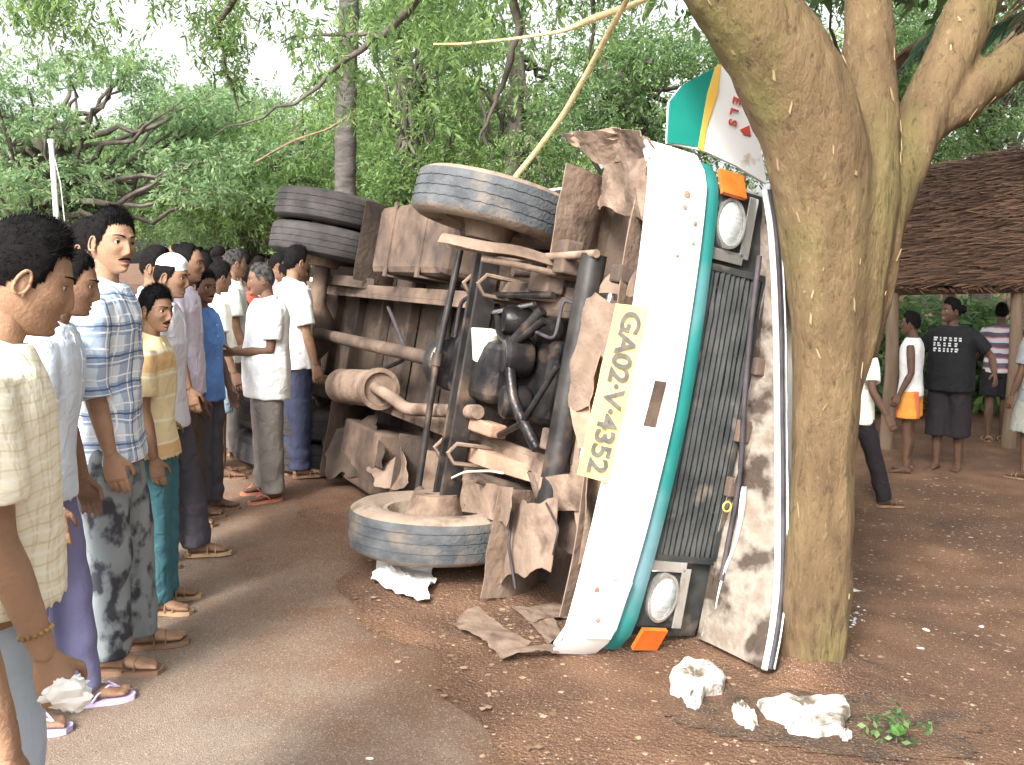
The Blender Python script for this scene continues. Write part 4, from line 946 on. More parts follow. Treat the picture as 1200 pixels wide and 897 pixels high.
paper('crumpled_paper', 'white paper fold tucked against the lower front tyre', [(455,655),(460,640),(512,655),(500,668)], 2, amp=.07)
paper('blue_wrapper', 'small lilac wrapper on the dirt behind the tree foot', [(988,684),(997,690),(1008,694),(996,696)], 3, False, .01, cat='litter')
for k, pix in enumerate(([(528,735),(560,715),(620,760),(590,775)], [(600,716),(660,712),(668,728),(620,735)], [(580,768),(650,764),(655,772),(584,777)], [(620,735),(650,728),(664,755),(640,760)])):
    o = paper('torn_metal_sheet', ('rusty torn sheet lying flat in front of the lower wheel', 'pinkish torn sheet lying under the broken wing', 'thin long rusty strip by the foot of the bumper', 'small bent rusty sheet beside the foot of the bumper')[k], pix, 30+k, True, .03, 'dust', 'metal sheet')
# green sprig
p = G(1050, 868); root = empty('green_sprig', p); r7 = np.random.default_rng(3); C = r7.normal(size=(26,3))*[.035,.03,.035]+[0,0,.06]; A = r7.normal(size=(26,3))
leaf_object('leaves', sprays(C, A, .06, 2, .3, .1, r=r7), M['leaf_deep'], root)
leaf_object('fresh_leaf', sprays(np.array([[-.005,-.03,.03],[.0,-.035,.045]]), np.array([[0,.1,1.],[.1,0,1]]), .075, 1, .45, 0, r=r7), M['leaf_fresh'], root)
mb = MB(); mb.tube([(0,0,-.02),(.005,0,.05),(0,.01,.1)], .004, 6); mb.build('stem', M['bark_dark'], root, 60); tag(root, 'small green sprig lying in the dark soil', 'plant')
# rope / liana from the branch down to the upper front wheel
mb = MB(); q = dense([P(x, y, d) for x, y, d in ((770,-95,4.1),(735,0,4.9),(712,40,5.15),(690,82,5.4),(660,135,5.7),(628,178,5.95),(600,212,6.1),(588,260,6.2))], 8); mb.tube(q-q[0], np.linspace(.014,.017,len(q)), 8)
o = mb.build('rope', M['rope'], None, 60); o.location = q[0]; tag(o, 'straw coloured rope slanting from the overhead branch behind the upper front wheel', 'rope')
mb = MB(); q = dense([P(x, y, d) for x, y, d in ((760,-2,4.9),(735,8,5.1),(700,20,5.3),(660,37,5.4),(600,46,5.5),(540,52,5.6),(508,52,5.6))], 8); mb.tube(q-q[0], np.interp(np.linspace(0,1,len(q)), [0,.35,.55,1], [.012,.02,.009,.006]), 7)
o = mb.build('dry_stalk', M['rope'], None, 60); o.location = q[0]; tag(o, 'dry tan stalk hanging level under the overhead branches', 'branch')
mb = MB(); q = dense([P(x, y, d) for x, y, d in ((420,128,9),(385,152,9),(345,164,9),(300,190,9.5))], 8); mb.tube(q-q[0], .010, 6); o = mb.build('bare_branch', M['wood'], None, 60); o.location = q[0]; tag(o, 'thin bare pale branch crossing the leaves left of the palm', 'branch')
# white street pole
pb = P(72, 300, 14.0); pb[2] = 0; tp = P(60, 168, 14.0); root = empty('lamp_pole', pb); mb = MB(); mb.tube([(0,0,-.3), tp-pb], [.048,.034], 12); mb.build('post', M['pole'], root, 60)
mb = MB(); mb.tube([[.16,0,.1], (tp-pb)*.5+[.13,0,0], tp-pb+[.10,0,-.55], tp-pb+[.02,0,-.12]], .007, 6); mb.build('cable', M['pole'], root, 60)
mb = MB(); mb.lathe([(0,.001),(0,.045),(.05,.05),(.06,.001)], tp-pb, (0,0,1), 12); mb.build('cap', M['pole'], root); tag(root, 'thin white pole standing before the trees at left', 'pole')
# thatched shelter on the verge
D0 = 10.2; A0 = P(1040, 338, D0); A1 = P(1330, 334, D0); T0 = P(1052, 205, D0+1.6); T1 = P(1330, 148, D0+1.6)
root = empty('thatched_shelter', (A0[0], A0[1], float(gh(A0[0], A0[1])))); rb2 = np.array(root.location)
mb = MB(); n = 14; s = np.linspace(0,1,n); g = np.array([[(A0*(1-a)+A1*a)*(1-c)+(T0*(1-a)+T1*a)*c-rb2 for c in s] for a in s]); mb.sheet(g, .10); mb.build('roof_slab', M['thatch_dark'], root, 40)
r8 = np.random.default_rng(8); Vq = []
nn = 5200; a = r8.random(nn); c = r8.random(nn)**.9; pt = (A0*(1-a[:,None])+A1*a[:,None])*(1-c[:,None])+(T0*(1-a[:,None])+T1*a[:,None])*c[:,None]-rb2
N_ = np.cross(A1-A0, T0-A0); N_ /= np.linalg.norm(N_); N_ = N_ if N_[1] < 0 else -N_
dirv = (A1-A0)/np.linalg.norm(A1-A0); slope = (T0-A0)/np.linalg.norm(T0-A0)
d = dirv*1.0 + slope*r8.normal(.22,.20,nn)[:,None] + N_*r8.normal(.0,.07,nn)[:,None]; L = r8.uniform(.15,.5,nn)[:,None]; wv = slope*r8.uniform(.004,.012,nn)[:,None]
pt = pt + N_*r8.uniform(.01,.06,nn)[:,None]
Vq = np.stack([pt-d*L/2-wv, pt+d*L/2-wv*.4, pt+d*L/2+wv*.4, pt-d*L/2+wv], 1); leaf_object('thatch', Vq, M['thatch'], root)['kind'] = 'stuff'
nn = 260; a = r8.random(nn); pt = A0*(1-a[:,None])+A1*a[:,None]-rb2+N_*.02; d = np.stack([r8.normal(.5,.4,nn), 0*a, -r8.uniform(.1,.5,nn)], 1); L = r8.uniform(.05,.22,nn)[:,None]; wv = np.array([.008,0,.004])
leaf_object('eave_fringe', np.stack([pt-wv, pt+d*L-wv*.3, pt+d*L+wv*.3, pt+wv], 1), M['thatch'], root)['kind'] = 'stuff'
for px, dd in ((1046, D0+.1), (1192, D0+.15), (1325, D0+.1), (1110, D0+1.7), (1290, D0+1.7)):
    q = P(px, 340, dd); g0 = float(gh(q[0], q[1])); tz = q[2] + (.05 if dd < D0+1 else 1.05); mb = MB(); mb.tube([np.array([q[0], q[1], g0-.2])-rb2, np.array([q[0]+.03, q[1], (g0+tz)/2])-rb2, np.array([q[0], q[1], tz])-rb2], [.075,.068,.06], 10); mb.build('post', M['wood'], root, 60)
tag(root, 'low brown palm thatch shelter on posts behind the forked tree', 'shelter')
# dried fronds hanging among the limbs at right
mb = MB(); r9 = np.random.default_rng(9); root = empty('dry_palm', (0,0,0)); pb = P(1150, 300, 8.5); pb[2] = float(gh(pb[0], pb[1])); root.location = pb
for k, (px, py, az, mi) in enumerate(((1090,70,2.6,0),(1130,40,3.4,1),(1180,60,2.9,1),(1160,20,4.0,0),(1195,110,3.1,1),(1215,40,2.2,0))): frond(mb, P(px+90, py-60, 8.5)-pb, az, 1.3, .1, .9, .42, 26, mi, r9)
mb.build('frond', [M['leaf_dry'], M['leaf_blue']], root, None)
mb = MB(); mb.tube([(0+1.2,0,-.2),(1.15,0,1.6),(1.1,0,4.3)], [.12,.11,.1], 12); mb.build('trunk', M['palm_bark'], root, 60); tag(root, 'palm with drooping half dry fronds above the thatched shelter', 'tree')

# ------------------------------------------------------------------ people
def smooth01(x): x = np.clip(x, 0, 1); return x*x*(3-2*x)
def head_grid(nu=84, nv=64, seed=0, jaw=1.0, fat=0.0):
    r = np.random.default_rng(seed)
    t = np.linspace(-math.pi, math.pi, nu, endpoint=False); az = t-.42*np.sin(t)
    s = np.linspace(-1, 1, nv+1)[1:-1]; el = (s*.92+.08*s**3)*math.pi/2
    EL, AZ = np.meshgrid(el, az, indexing='ij')
    dx, dy, dz = np.cos(EL)*np.cos(AZ), np.cos(EL)*np.sin(AZ), np.sin(EL)
    z = .118*dz; k = np.clip(-z/.118, 0, 1)
    x = .097*np.sign(dx)*np.abs(dx)**.92; y = .0745*np.sign(dy)*np.abs(dy)**.9
    x = np.where(dx < 0, x*(1-.42*k**1.3)*1.03, x); y = y*(1-(.30*jaw-fat*.2)*k**1.6)
    fr = np.clip(np.cos(AZ), 0, 1)
    x = x + .034*smooth01((k-.35)/.6)*fr**2*np.clip(np.cos(EL)/.45, 0, 1)
    y = y + .006*fat*np.sign(y)*np.exp(-((z+.05)/.04)**2)
    base = np.stack([x, y, z], -1).copy()
    Gs = lambda y0, z0, sy, sz: np.exp(-((np.abs(y)-y0)/sy)**2-((z-z0)/sz)**2)*(dx > 0)
    nose = np.interp(z, [-.056,-.047,-.038,-.030,-.015,.014,.036], [0,.006,.018,.023,.018,.006,0]); wid = np.interp(z, [-.05,-.038,-.02,.02], [.017,.0155,.011,.009])
    x = x + nose*.85*(1+.12*r.normal())*np.exp(-(y/wid)**2)*(dx > 0) + .005*Gs(.013,-.040,.006,.007)
    x = x - .011*Gs(.032,.010,.015,.011) + .006*Gs(.030,.034,.026,.008) + .005*Gs(.047,-.018,.018,.018)
    x = x + .006*Gs(0,-.0605,.021,.0045) + .0065*Gs(0,-.0735,.018,.006) - .005*Gs(0,-.0665,.024,.0024) - .004*Gs(0,-.084,.022,.006) + .006*Gs(0,-.100,.018,.012)
    return np.stack([x, y, z], -1), base, AZ, r
def grid_faces(nr, nc):
    F = []
    for i in range(nr-1):
        for j in range(nc):
            k = (j+1) % nc; F.append((i*nc+j, i*nc+k, (i+1)*nc+k, (i+1)*nc+j))
    return F
_headcache = {}
def make_head(seed=0, hair='short', jaw=1.0, fat=0.0, moust=0, beard=False, detail=1):
    """returns dict of (V, F, extra) in head space, facing +x, centred"""
    key = (seed, hair, jaw, fat, moust, detail)
    if key in _headcache: return _headcache[key]
    nu, nv = (96, 74) if detail > 1 else ((72, 54) if detail == 1 else (40, 30))
    g, base, AZ, r = head_grid(nu, nv, seed, jaw, fat); nr, nc, _ = g.shape
    V = g.reshape(-1,3); F = grid_faces(nr, nc) + [tuple(range(nc-1,-1,-1)), tuple((nr-1)*nc+j for j in range(nc))]
    mi = []
    for f in F:
        c = V[list(f[:4])].mean(0)
        lipw = .024*math.sqrt(max(0, 1-((c[2]+.0665)/.0125)**2)) if abs(c[2]+.0665) < .0125 else 0
        mi.append(1 if (c[0] > .05 and len(f) == 4 and abs(c[1]) < lipw) else 0)
    hd = MB()
    hd.add(V, F); hd.m = mi
    front = V[V[:,0] > .03]
    def surf(y, z):
        d = (front[:,1]-y)**2+(front[:,2]-z)**2; return front[np.argsort(d)[:3]].mean(0)[0]
    for s in (-1, 1):                                          # ears: rim and bowl
        e = np.array([-.004, s*.0755, -.004]); a = np.linspace(0, 2*math.pi, 16, endpoint=False)
        rim = [e+[.0145*math.cos(q)*(1-.15*math.sin(q))-.004*math.sin(q)*-1, s*(.006+.006*(math.cos(q) < 0)), .0275*math.sin(q)] for q in a]
        hd.tube(np.array(rim+[rim[0]]), .0042, 7); hd.ball(e+[0,s*.002,0], (.0150,.0075,.0285), 10)
        hd.ball(e+[.005,s*.004,-.026], (.008,.006,.008), 6)
    out = {}
    eyes, brows = [], []
    for s in (-1, 1):
        ey, br = MB(), MB(); eyes.append(ey); brows.append(br)
        c = np.array([surf(s*.032, .010)-.0070, s*.032, .010])
        ey.ball(c, .0125, 12, 0); cx = np.array([1.0, s*.08, -.05]); cx /= np.linalg.norm(cx)
        y_ = np.cross([0,0,1.0], cx); y_ /= np.linalg.norm(y_); z_ = np.cross(cx, y_); a = np.arange(12)*math.pi/6
        ey.add(np.concatenate([[c+cx*.0134], [c+cx*.0105+.0074*(math.cos(q)*y_+math.sin(q)*z_) for q in a]]), [(0, 1+i, 1+(i+1)%12) for i in range(12)], 1)
        ey.tube([c+.0147*np.array([math.cos(.40)*math.cos(q), math.cos(.40)*math.sin(q), math.sin(.40)]) for q in np.linspace(-1.25, 1.25, 11)], .0011, 5, mi=1)
        # lids
        for lo, hi in ((.42, 1.35), (-1.35, -.50)):
            L = np.array([[c+.0142*np.array([math.cos(p)*math.cos(q), math.cos(p)*math.sin(q), math.sin(p)]) for q in np.linspace(-1.35, 1.35, 13)] for p in np.linspace(lo, hi, 7)])
            hd.sheet(L, .0015)
        k = 9; yy = np.linspace(.012, .052, k)
        pts = [np.array([surf(s*q, .031+.006*math.sin(math.pi*(q-.012)/.05))+.0015, s*q, .031+.006*math.sin(math.pi*(q-.012)/.05)]) for q in yy]
        br.tube(pts, np.interp(np.linspace(0,1,k), [0,.3,1], [.0032,.0042,.0015]), 6, flat=.8)
    out['head'] = hd; out['eye'] = eyes
    if moust:
        k = 11; yy = np.linspace(-.029, .029, k); br = MB(); brows.append(br)
        br.tube([np.array([surf(q, -.053-.006*(abs(q)/.029)**2)+.0012, q, -.053-.006*(abs(q)/.029)**2]) for q in yy], [.0015,.0035,.0048,.0052,.005,.0042,.005,.0052,.0048,.0035,.0015], 7, flat=.9)
    out['brow'] = brows
    bz = base.reshape(-1,3); az = np.abs(np.degrees(AZ.reshape(-1)))
    if hair == 'cap':
        hl = np.interp(az, [0,60,90,180], [.062,.050,.044,.036]); thick = .010
    else:
        hl = np.interp(az, [0,35,58,70,82,98,125,180], [.080,.076,.062,.012,-.012,.004,-.045,-.062])
        if hair == 'receding': hl = np.interp(az, [0,35,58,70,82,98,125,180], [.100,.096,.082,.03,-.008,.004,-.045,-.062])
        hl = hl + .004*np.sin(AZ.reshape(-1)*37)+.003*np.sin(AZ.reshape(-1)*71+1)
        thick = {'short': .011, 'thick': .019, 'receding': .008, 'long': .03, 'bun': .02}[hair]
    def shell(hl, thick, amp, seed2, zs=None):
        w_ = smooth01((bz[:,2]-hl)/.03)*(.4+.6*smooth01((bz[:,2]-.01)/.08)); d = bz/np.linalg.norm(bz, axis=1, keepdims=True)
        nz = snoise(d, 9, seed2, 3); q = bz + d*((thick*(1+amp*nz)*w_) + .0015)[:,None]
        q[:,2] += thick*.5*w_*np.clip(bz[:,2]/.118, 0, 1)
        ff = [f for f in grid_faces(nr, nc) if (bz[list(f),2] > hl[list(f)]-.004).all()] + [tuple((nr-1)*nc+j for j in range(nc))]
        return q, ff
    hb = MB()
    if hair == 'cap':
        q, ff = shell(np.interp(az, [0,35,58,70,82,98,125,180], [.08,.076,.062,.012,-.012,.004,-.045,-.062]), .008, .3, 3)
        hb.add(q, ff); out['hair'] = hb; cb = MB(); q, ff = shell(hl, .016, .05, 4); cb.add(q, ff); out['cap'] = cb
    else:
        q, ff = shell(hl, thick, .22, seed+3); hb.add(q, ff)
        top = np.array([f[0] for f in ff if len(f) == 4]); n = (2200 if detail > 1 else 800) if detail else 0
        if n:
            idx = r.choice(top, n); p = q[idx]; d = p/np.linalg.norm(p, axis=1, keepdims=True)
            comb = np.array([.55,.0,.25])*(p[:,2:3] > .07)+np.array([-.35,0,-.75])*(p[:,2:3] <= .07); dr = d*.42 + comb*.55 + r.normal(size=(n,3))*.28; dr /= np.linalg.norm(dr, axis=1, keepdims=True); s_ = np.cross(dr, r.normal(size=(n,3))); s_ /= np.linalg.norm(s_, axis=1, keepdims=True)
            ln = r.uniform(.5, 1.0, n)[:,None]*(thick*.8+.008)
            VV = np.stack([p-d*.003-s_*.0010, p-d*.003+s_*.0010, p+dr*ln], 1).reshape(-1,3); hb.add(VV, np.arange(len(VV)).reshape(-1,3).tolist())
        if hair == 'bun': hb.ball((-.125,0,.02), (.045,.05,.05), 10)
        if hair == 'long':
            hb.tube([(-.05,0,.05),(-.085,0,-.02),(-.095,0,-.12),(-.085,0,-.2)], [.07,.082,.07,.03], 14)
        out['hair'] = hb
    _headcache[key] = out; return out
_hands = {}
def make_hand(curl=.35, fine=.0048):
    key = (curl, fine)
    if key in _hands: return _hands[key]
    mb = MB(); rg = []; a = np.arange(16)*math.pi/8
    for x, wy, tz in ((-.03,.024,.019),(0,.026,.018),(.03,.036,.017),(.07,.042,.015),(.098,.040,.012)):
        rg.append(np.stack([np.full(16, x), np.sign(np.cos(a))*np.abs(np.cos(a))**.8*wy, np.sin(a)*tz], 1))
    mb.rings(rg)
    for k, (y, ln) in enumerate(((.030,.074),(.0105,.083),(-.0105,.076),(-.030,.060))):
        p = np.array([.088, y, -.001]); pts = [p-[.015,0,0], p]; an = curl*(.45+.12*k); rad = [.0085,.0088]
        for j, fr in enumerate((.46,.30,.24)):
            p = p + ln*fr*np.array([math.cos(an), y*.9*(1-curl), -math.sin(an)]); pts.append(p); rad.append((.0083,.0076,.006)[j]); an += curl*(.95+.1*k)
        mb.tube(pts, rad, 10)
    p = np.array([.022,.026,-.004]); mb.tube([p-[.02,.012,0], p, p+[.030,.026,-.010-.012*curl], p+[.058,.036-.02*curl,-.020-.03*curl], p+[.075,.036-.03*curl,-.026-.045*curl]], [.013,.0135,.0108,.0095,.007], 10)
    _hands[key] = fuse(mb, fine, 3); return _hands[key]
_feet = {}
def make_foot(fine=.0065):
    if fine in _feet: return _feet[fine]
    mb = MB(); rg = []; a = np.arange(16)*math.pi/8
    for x, w_, h, zc in ((-.062,.018,.016,-.062),(-.052,.029,.028,-.056),(-.03,.034,.042,-.045),(0,.034,.050,-.036),(.04,.034,.036,-.052),(.08,.041,.026,-.062),(.12,.046,.018,-.070),(.142,.042,.012,-.074)):
        rg.append(np.stack([np.full(16, x), np.cos(a)*w_, zc+np.sin(a)*h], 1))
    mb.rings(rg); mb.tube([(-.012,0,.06),(-.012,0,0),(0,0,-.04)], [.035,.036,.036], 12)
    for k, (y, ln, rr) in enumerate(((.030,.048,.0125),(.010,.046,.0095),(-.008,.040,.009),(-.024,.033,.0085),(-.038,.024,.008))):
        mb.tube([(.125,y*.9,-.073),(.135+ln*.55,y,-.071),(.135+ln,y,-.077)], [rr,rr,rr*.75], 8)
    V, F = fuse(mb, fine, 2); V[:,2] = np.maximum(V[:,2], -.086); _feet[fine] = (V, F); return _feet[fine]
def Ry(a): c, s = math.cos(a), math.sin(a); return np.array([[c,0,s],[0,1,0],[-s,0,c]])
def Rz(a): c, s = math.cos(a), math.sin(a); return np.array([[c,-s,0],[s,c,0],[0,0,1]])
def Rx(a): c, s = math.cos(a), math.sin(a); return np.array([[1,0,0],[0,c,-s],[0,s,c]])
def oval(c, rx, ry, M3, n=24, e=.85):
    a = np.arange(n)*2*math.pi/n; q = np.stack([np.sign(np.cos(a))*np.abs(np.cos(a))**e*rx, np.sign(np.sin(a))*np.abs(np.sin(a))**e*ry, 0*a], 1)
    return np.array(c)+q@M3.T
NP = [0]
def person(label, loc, rz, h, sk, top, legs, lean=0, hy=0, hp=0, hr=0, ra=(4,8,12), la=(4,8,12), rl=(0,0), ll=(0,0), spread=.0, hair='short', hairm='hair', moust=0, jaw=1.0, fat=0.0, feet='sandal', footm=None, detail=1, curl=.35, group=None, width=1.0, seed=None, collar=True, rax=0, lax=0):
    """facing +x before turning by rz; angles in degrees; arms (swing forward, out, elbow), legs (swing forward, knee)"""
    NP[0] += 1; sd0 = NP[0] if seed is None else seed
    s = h/1.75; root = empty('person', loc, rz); tag(root, label, 'person', group); lean_ = R_(lean); T = Ry(lean_); HC = np.array([0,0,.94])
    def tp(x, y, z):
        p = np.array([x, y*width, z-.94]); k = np.clip((z-.90)/.18, 0, 1) if z < 1.08 else 1
        return HC + Ry(lean_*k)@p
    legp = {}
    for sd, (p_, k_) in ((-1, rl), (1, ll)):
        hip = np.array([0, sd*.092, .92]); p_, k_ = R_(p_), R_(k_); kn = hip+.425*np.array([math.sin(p_), sd*spread, -math.cos(p_)]); an = kn+.415*np.array([math.sin(p_-k_), sd*spread, -math.cos(p_-k_)]); legp[sd] = (hip, kn, an)
    dz = .086 + (.022 if feet else 0) - min(legp[-1][2][2], legp[1][2][2])
    sh = np.array([0, 0, dz])
    armp = {}
    for sd, (p_, a_, e_), ex in ((-1, ra, rax), (1, la, lax)):
        S = tp(-.005, sd*.176, 1.395); p_, a_, e_ = R_(p_), R_(a_), R_(e_)
        d1 = np.array([math.sin(p_)*math.cos(a_), sd*math.sin(a_), -math.cos(p_)*math.cos(a_)]); E_ = S+.285*d1
        a2 = a_*.6-R_(ex); d2 = np.array([math.sin(p_+e_)*math.cos(a2), sd*math.sin(a2), -math.cos(p_+e_)*math.cos(a2)]); W = E_+.25*d2; armp[sd] = (S, E_, W, d1, d2)
    # --- body: one skin with limbs, neck, head, hands and feet
    mb = MB()
    tor = [(.86,.075,.12),(.96,.075,.12),(1.08,.075,.115),(1.24,.085,.13),(1.36,.08,.135),(1.43,.06,.10),(1.475,.05,.06)]
    mb.rings([oval(tp(0,0,z), a, b_, T) for z, a, b_ in tor])
    Rh = Rz(R_(hy))@Ry(lean_*.35+R_(hp))@Rx(R_(hr)); nb = tp(-.012,0,1.45); hc = tp(0,0,1.50)+Rh@np.array([.030,0,.132])
    mb.tube([nb, nb*.4+hc*.6-[.01,0,.03], hc+Rh@np.array([-.02,0,-.03])], [.060,.050,.054], 16)
    for sd in (-1, 1):
        S, E_, W, d1, d2 = armp[sd]
        mb.tube([S-d1*.02, S+d1*.08, S+d1*.18, E_, E_+d2*.07, E_+d2*.16, W, W+d2*.02], [.042,.046,.043,.036,.040,.035,.0265,.025], 14)
        H, K, A_ = legp[sd]; mb.tube([H+[0,0,.02], H*.5+K*.5, K, K*.65+A_*.35+[-.012,0,0], A_*.8+K*.2, A_+[-.01,0,-.02]], [.088,.072,.054,.056,.038,.037], 14)
    V, F = fuse(mb, .011 if detail else .016, 4)
    body = MB(); body.add(V+sh, F)
    hm = make_head(sd0 % 6, hair, jaw, fat, moust, detail=detail)
    hV, hF = hm['head'].VF(); hV = hV*.96; o = body.n; body.add(hV@Rh.T+hc+sh, hF); body.m[-len(hF):] = hm['head'].m
    for sd in (-1, 1):
        S, E_, W, d1, d2 = armp[sd]; hv, hf = make_hand(curl if sd < 0 else .4, .0048 if detail else .007)
        X = d2; Yv = np.array([1.0,0,.35]) ; Yv = Yv - X*(Yv@X); Yv /= np.linalg.norm(Yv); Zv = np.cross(X, Yv)
        B = np.stack([X, Yv, Zv if sd < 0 else -Zv], 1); body.add(hv@B.T+W+d2*.012+sh, hf if sd < 0 else [f[::-1] for f in hf])
        K, A_ = legp[sd][1:]; fv, ff = make_foot(.0065 if detail else .009); fv = fv*[1, -sd*-1, 1] @ Rz(sd*R_(9)).T
        body.add(fv + np.array([A_[0], A_[1], A_[2]]) + sh, ff if sd > 0 else [f[::-1] for f in ff])
    bV, bF = body.VF(); fin = MB(); fin.add(bV*s, bF); fin.m = body.m
    bo = fin.build('body', [sk, M['lip']], root, 180)
    def part(name, mbx, mt, parent=root, Rm=None, sm=180):
        V, F = mbx.VF(); V = (V*.96@Rm.T+hc+sh if Rm is not None else V)*s; q = MB(); q.add(V, F); q.m = mbx.m; return q.build(name, mt, parent, sm)
    part('hair', hm['hair'], M[hairm], bo, Rh)
    if detail: [part('eye', q_, [M['eye_white'], M['iris']], bo, Rh) for q_ in hm['eye']]
    [part(nm, q_, M[hairm], bo, Rh) for nm, q_ in zip(('eyebrow','eyebrow','moustache'), hm['brow'])]
    if 'cap' in hm: part('skull_cap', hm['cap'], M['cap_white'], root, Rh)
    vox = .011 if detail else .016
    # --- upper garment
    if top:
        mb = MB(); hem = top.get('hem', .80); e = top.get('ease', .012)
        prof = [(hem,.132,.178),(.90,.128,.172),(1.0,.120,.163),(1.12,.113,.156),(1.25,.122,.166),(1.36,.116,.178),(1.42,.098,.165),(1.455,.078,.125),(1.485,.062,.078)]
        prof = [p for p in prof if p[0] >= hem]
        if not fat: prof = [(z, a*.88, b_*.97) for z, a, b_ in prof]
        if fat: prof = [(z, a+.05*fat*math.exp(-((z-1.05)/.14)**2), b_+.03*fat*math.exp(-((z-1.05)/.16)**2)) for z, a, b_ in prof]
        rg = [oval(tp(.0,0,prof[0][0]+.03), prof[0][1]*.8, prof[0][2]*.82*width, T)] + [oval(tp(0,0,z), a+e, (b_+e)*width, T) for z, a, b_ in prof]
        mb.rings(rg)
        sl_ = top.get('sleeve', 'short')
        for sd in (-1, 1):
            S, E_, W, d1, d2 = armp[sd]
            if sl_ == 'short':
                t = top.get('slen', .21); en = S+d1*t
                mb.tube([S-d1*.03+[0,-sd*.02,0], S+d1*.06, en, en-d1*.018], [.064,.070,.073,.052], 16)
            elif sl_ == 'long':
                mb.tube([S-d1*.03+[0,-sd*.02,0], S+d1*.06, S+d1*.18, E_, E_+d2*.12, W-d2*.005, W-d2*.02], [.064,.067,.06,.054,.052,.044,.03], 16)
            elif sl_ == 'rolled':
                en = E_+d2*.05; mb.tube([S-d1*.03+[0,-sd*.02,0], S+d1*.06, S+d1*.18, E_, en, en-d2*.015], [.064,.067,.06,.058,.062,.04], 16)
            else:
                mb.ball(S+[0,-sd*.025,.0], (.06,.045,.06), 8)
        V, F = fuse(mb, vox, 5); nz = -np.abs(snoise(V*[1,1,.75], 17, NP[0], 2))*.019 + snoise(V, 9, NP[0]+9, 2)*.006+.010
        d = V-np.stack([V[:,0]*0+HC[0], V[:,1]*0, V[:,2]], 1); d /= np.linalg.norm(d, axis=1, keepdims=True)+1e-6
        mb = MB(); mb.add(V+d*nz[:,None]+sh, F); so = part(top.get('name', 'shirt'), mb, top['mat'])
        if top.get('collar', True):
            mb = MB(); k = 22; pts = []
            for i in range(k+1):
                a = math.pi*(.14+1.72*i/k); pts.append(tp(.058*math.cos(a)+.0, .068*math.sin(a), 1.488-.022*math.cos(a)-.004))
            mb.tube(np.array(pts)+sh, .012, 7, flat=1.8)
            for sd in (-1, 1):
                q = tp(.060, sd*.028, 1.462)+sh; mb.plate([q, q+T@np.array([.022,sd*.035,-.012]), q+T@np.array([.032,sd*.018,-.05]), q+T@np.array([.018,-sd*.006,-.02])], .006, T@np.array([1,0,.3]))
            part('collar', mb, top.get('cmat', top['mat']), so, sm=50)
            mb = MB()
            zz = np.linspace(1.12, 1.40, 9); fx = lambda z: float(np.interp(z, [q_[0] for q_ in prof], [q_[1] for q_ in prof]))+e
            g = np.array([[tp(fx(z)+.001, y_, z)+sh for y_ in (.013, 0, -.013)] for z in zz]); mb.sheet(g, -.004); part('placket', mb, top.get('cmat', top['mat']), so, sm=None)
            for z in (1.36,1.28,1.20,1.12):
                mb = MB(); mb.ball(tp(fx(z)+.005,0,z)+sh, .0042, 6); part('button', mb, M['paper'], so)
    # --- lower garment
    if legs:
        mb = MB(); kind = legs.get('kind', 'trousers'); e = legs.get('ease', .018)
        mb.rings([oval((0,0,z), a+e*.7, b_+e*.7, np.eye(3)) for z, a, b_ in ((.80,.085,.13),(.88,.098,.148),(.96,.082,.130),(1.02,.07,.12))])
        if kind == 'skirt':
            mb = MB(); mb.rings([oval((0,0,z), a, b_, np.eye(3)) for z, a, b_ in ((legs['len']+.03,.16,.19),(legs['len'],.19,.23),(.70,.165,.205),(.90,.13,.17),(1.02,.10,.145))])
        for sd in (-1, 1):
            if kind == 'skirt': break
            H, K, A_ = legp[sd]; H2 = H+[0,0,-.01]
            if kind == 'trousers':
                en = A_+[-.008,0,-.045]; mb.tube([H2, H2*.5+K*.5, K, K*.5+A_*.5, en, en+[0,0,.02]], [.084+e*.3,.080+e,.066+e,.060+e*1.1,.056+e*legs.get('flare',1.2),.035], 16)
            else:
                t = legs.get('len', .8); en = H2*(1-t)+K*t; mb.tube([H2, H2*.5+en*.5, en, en+(H2-en)*.08], [.094+e*.5,.090+e,.084+e*1.4,.06], 16)
        V, F = fuse(mb, vox, 4); nz = snoise(V*[1,1,1.3], 24, NP[0]+4, 2)*.009*(1+1.2*np.exp(-(V[:,2]-.12)**2/.01))
        d = V.copy(); d[:,2] = 0; d[:,1] -= np.sign(d[:,1])*.092; d /= np.linalg.norm(d, axis=1, keepdims=True)+1e-6
        mb = MB(); mb.add(V+d*nz[:,None]+sh, F); part(kind if kind != 'trousers' else 'trousers', mb, legs['mat'])
    if feet:
        for sd in (-1, 1):
            A_ = legp[sd][2]+sh; mb = MB(); o2 = [(-.075,.0),(-.068,.026),(-.03,.038),(.04,.038),(.10,.050),(.15,.050),(.185,.034),(.197,.0),(.19,-.026),(.15,-.046),(.10,-.046),(.04,-.036),(-.03,-.036),(-.068,-.026)]
            Rf = Rz(sd*R_(9)); pl = np.array([[x, y*sd, -.108] for x, y in o2])@Rf.T + A_; mb.plate(pl if sd > 0 else pl[::-1], .020, (0,0,1)); so = part('sandal', mb, footm or M['sandal'], root, sm=30)
            if feet == 'sandal':
                for x0, hh in ((.10,.038),(.055,.056),(-.055,.05)):
                    mb = MB(); mb.tube([Rf@np.array([x0, math.cos(q)*.048, -.088+math.sin(q)*hh*1.0])+A_ for q in np.linspace(0, math.pi, 11)], .009, 6, flat=.45); part('strap', mb, footm or M['sandal'], so, sm=60)
            else:
                mb = MB()
                for ss in (-1, 1): mb.tube([Rf@np.array([.135, sd*.016+ss*.002, -.062])+A_, Rf@np.array([.10, sd*.01+ss*.02, -.040])+A_, Rf@np.array([.055, ss*.042, -.06])+A_, Rf@np.array([.035, ss*.044, -.088])+A_], .006, 6)
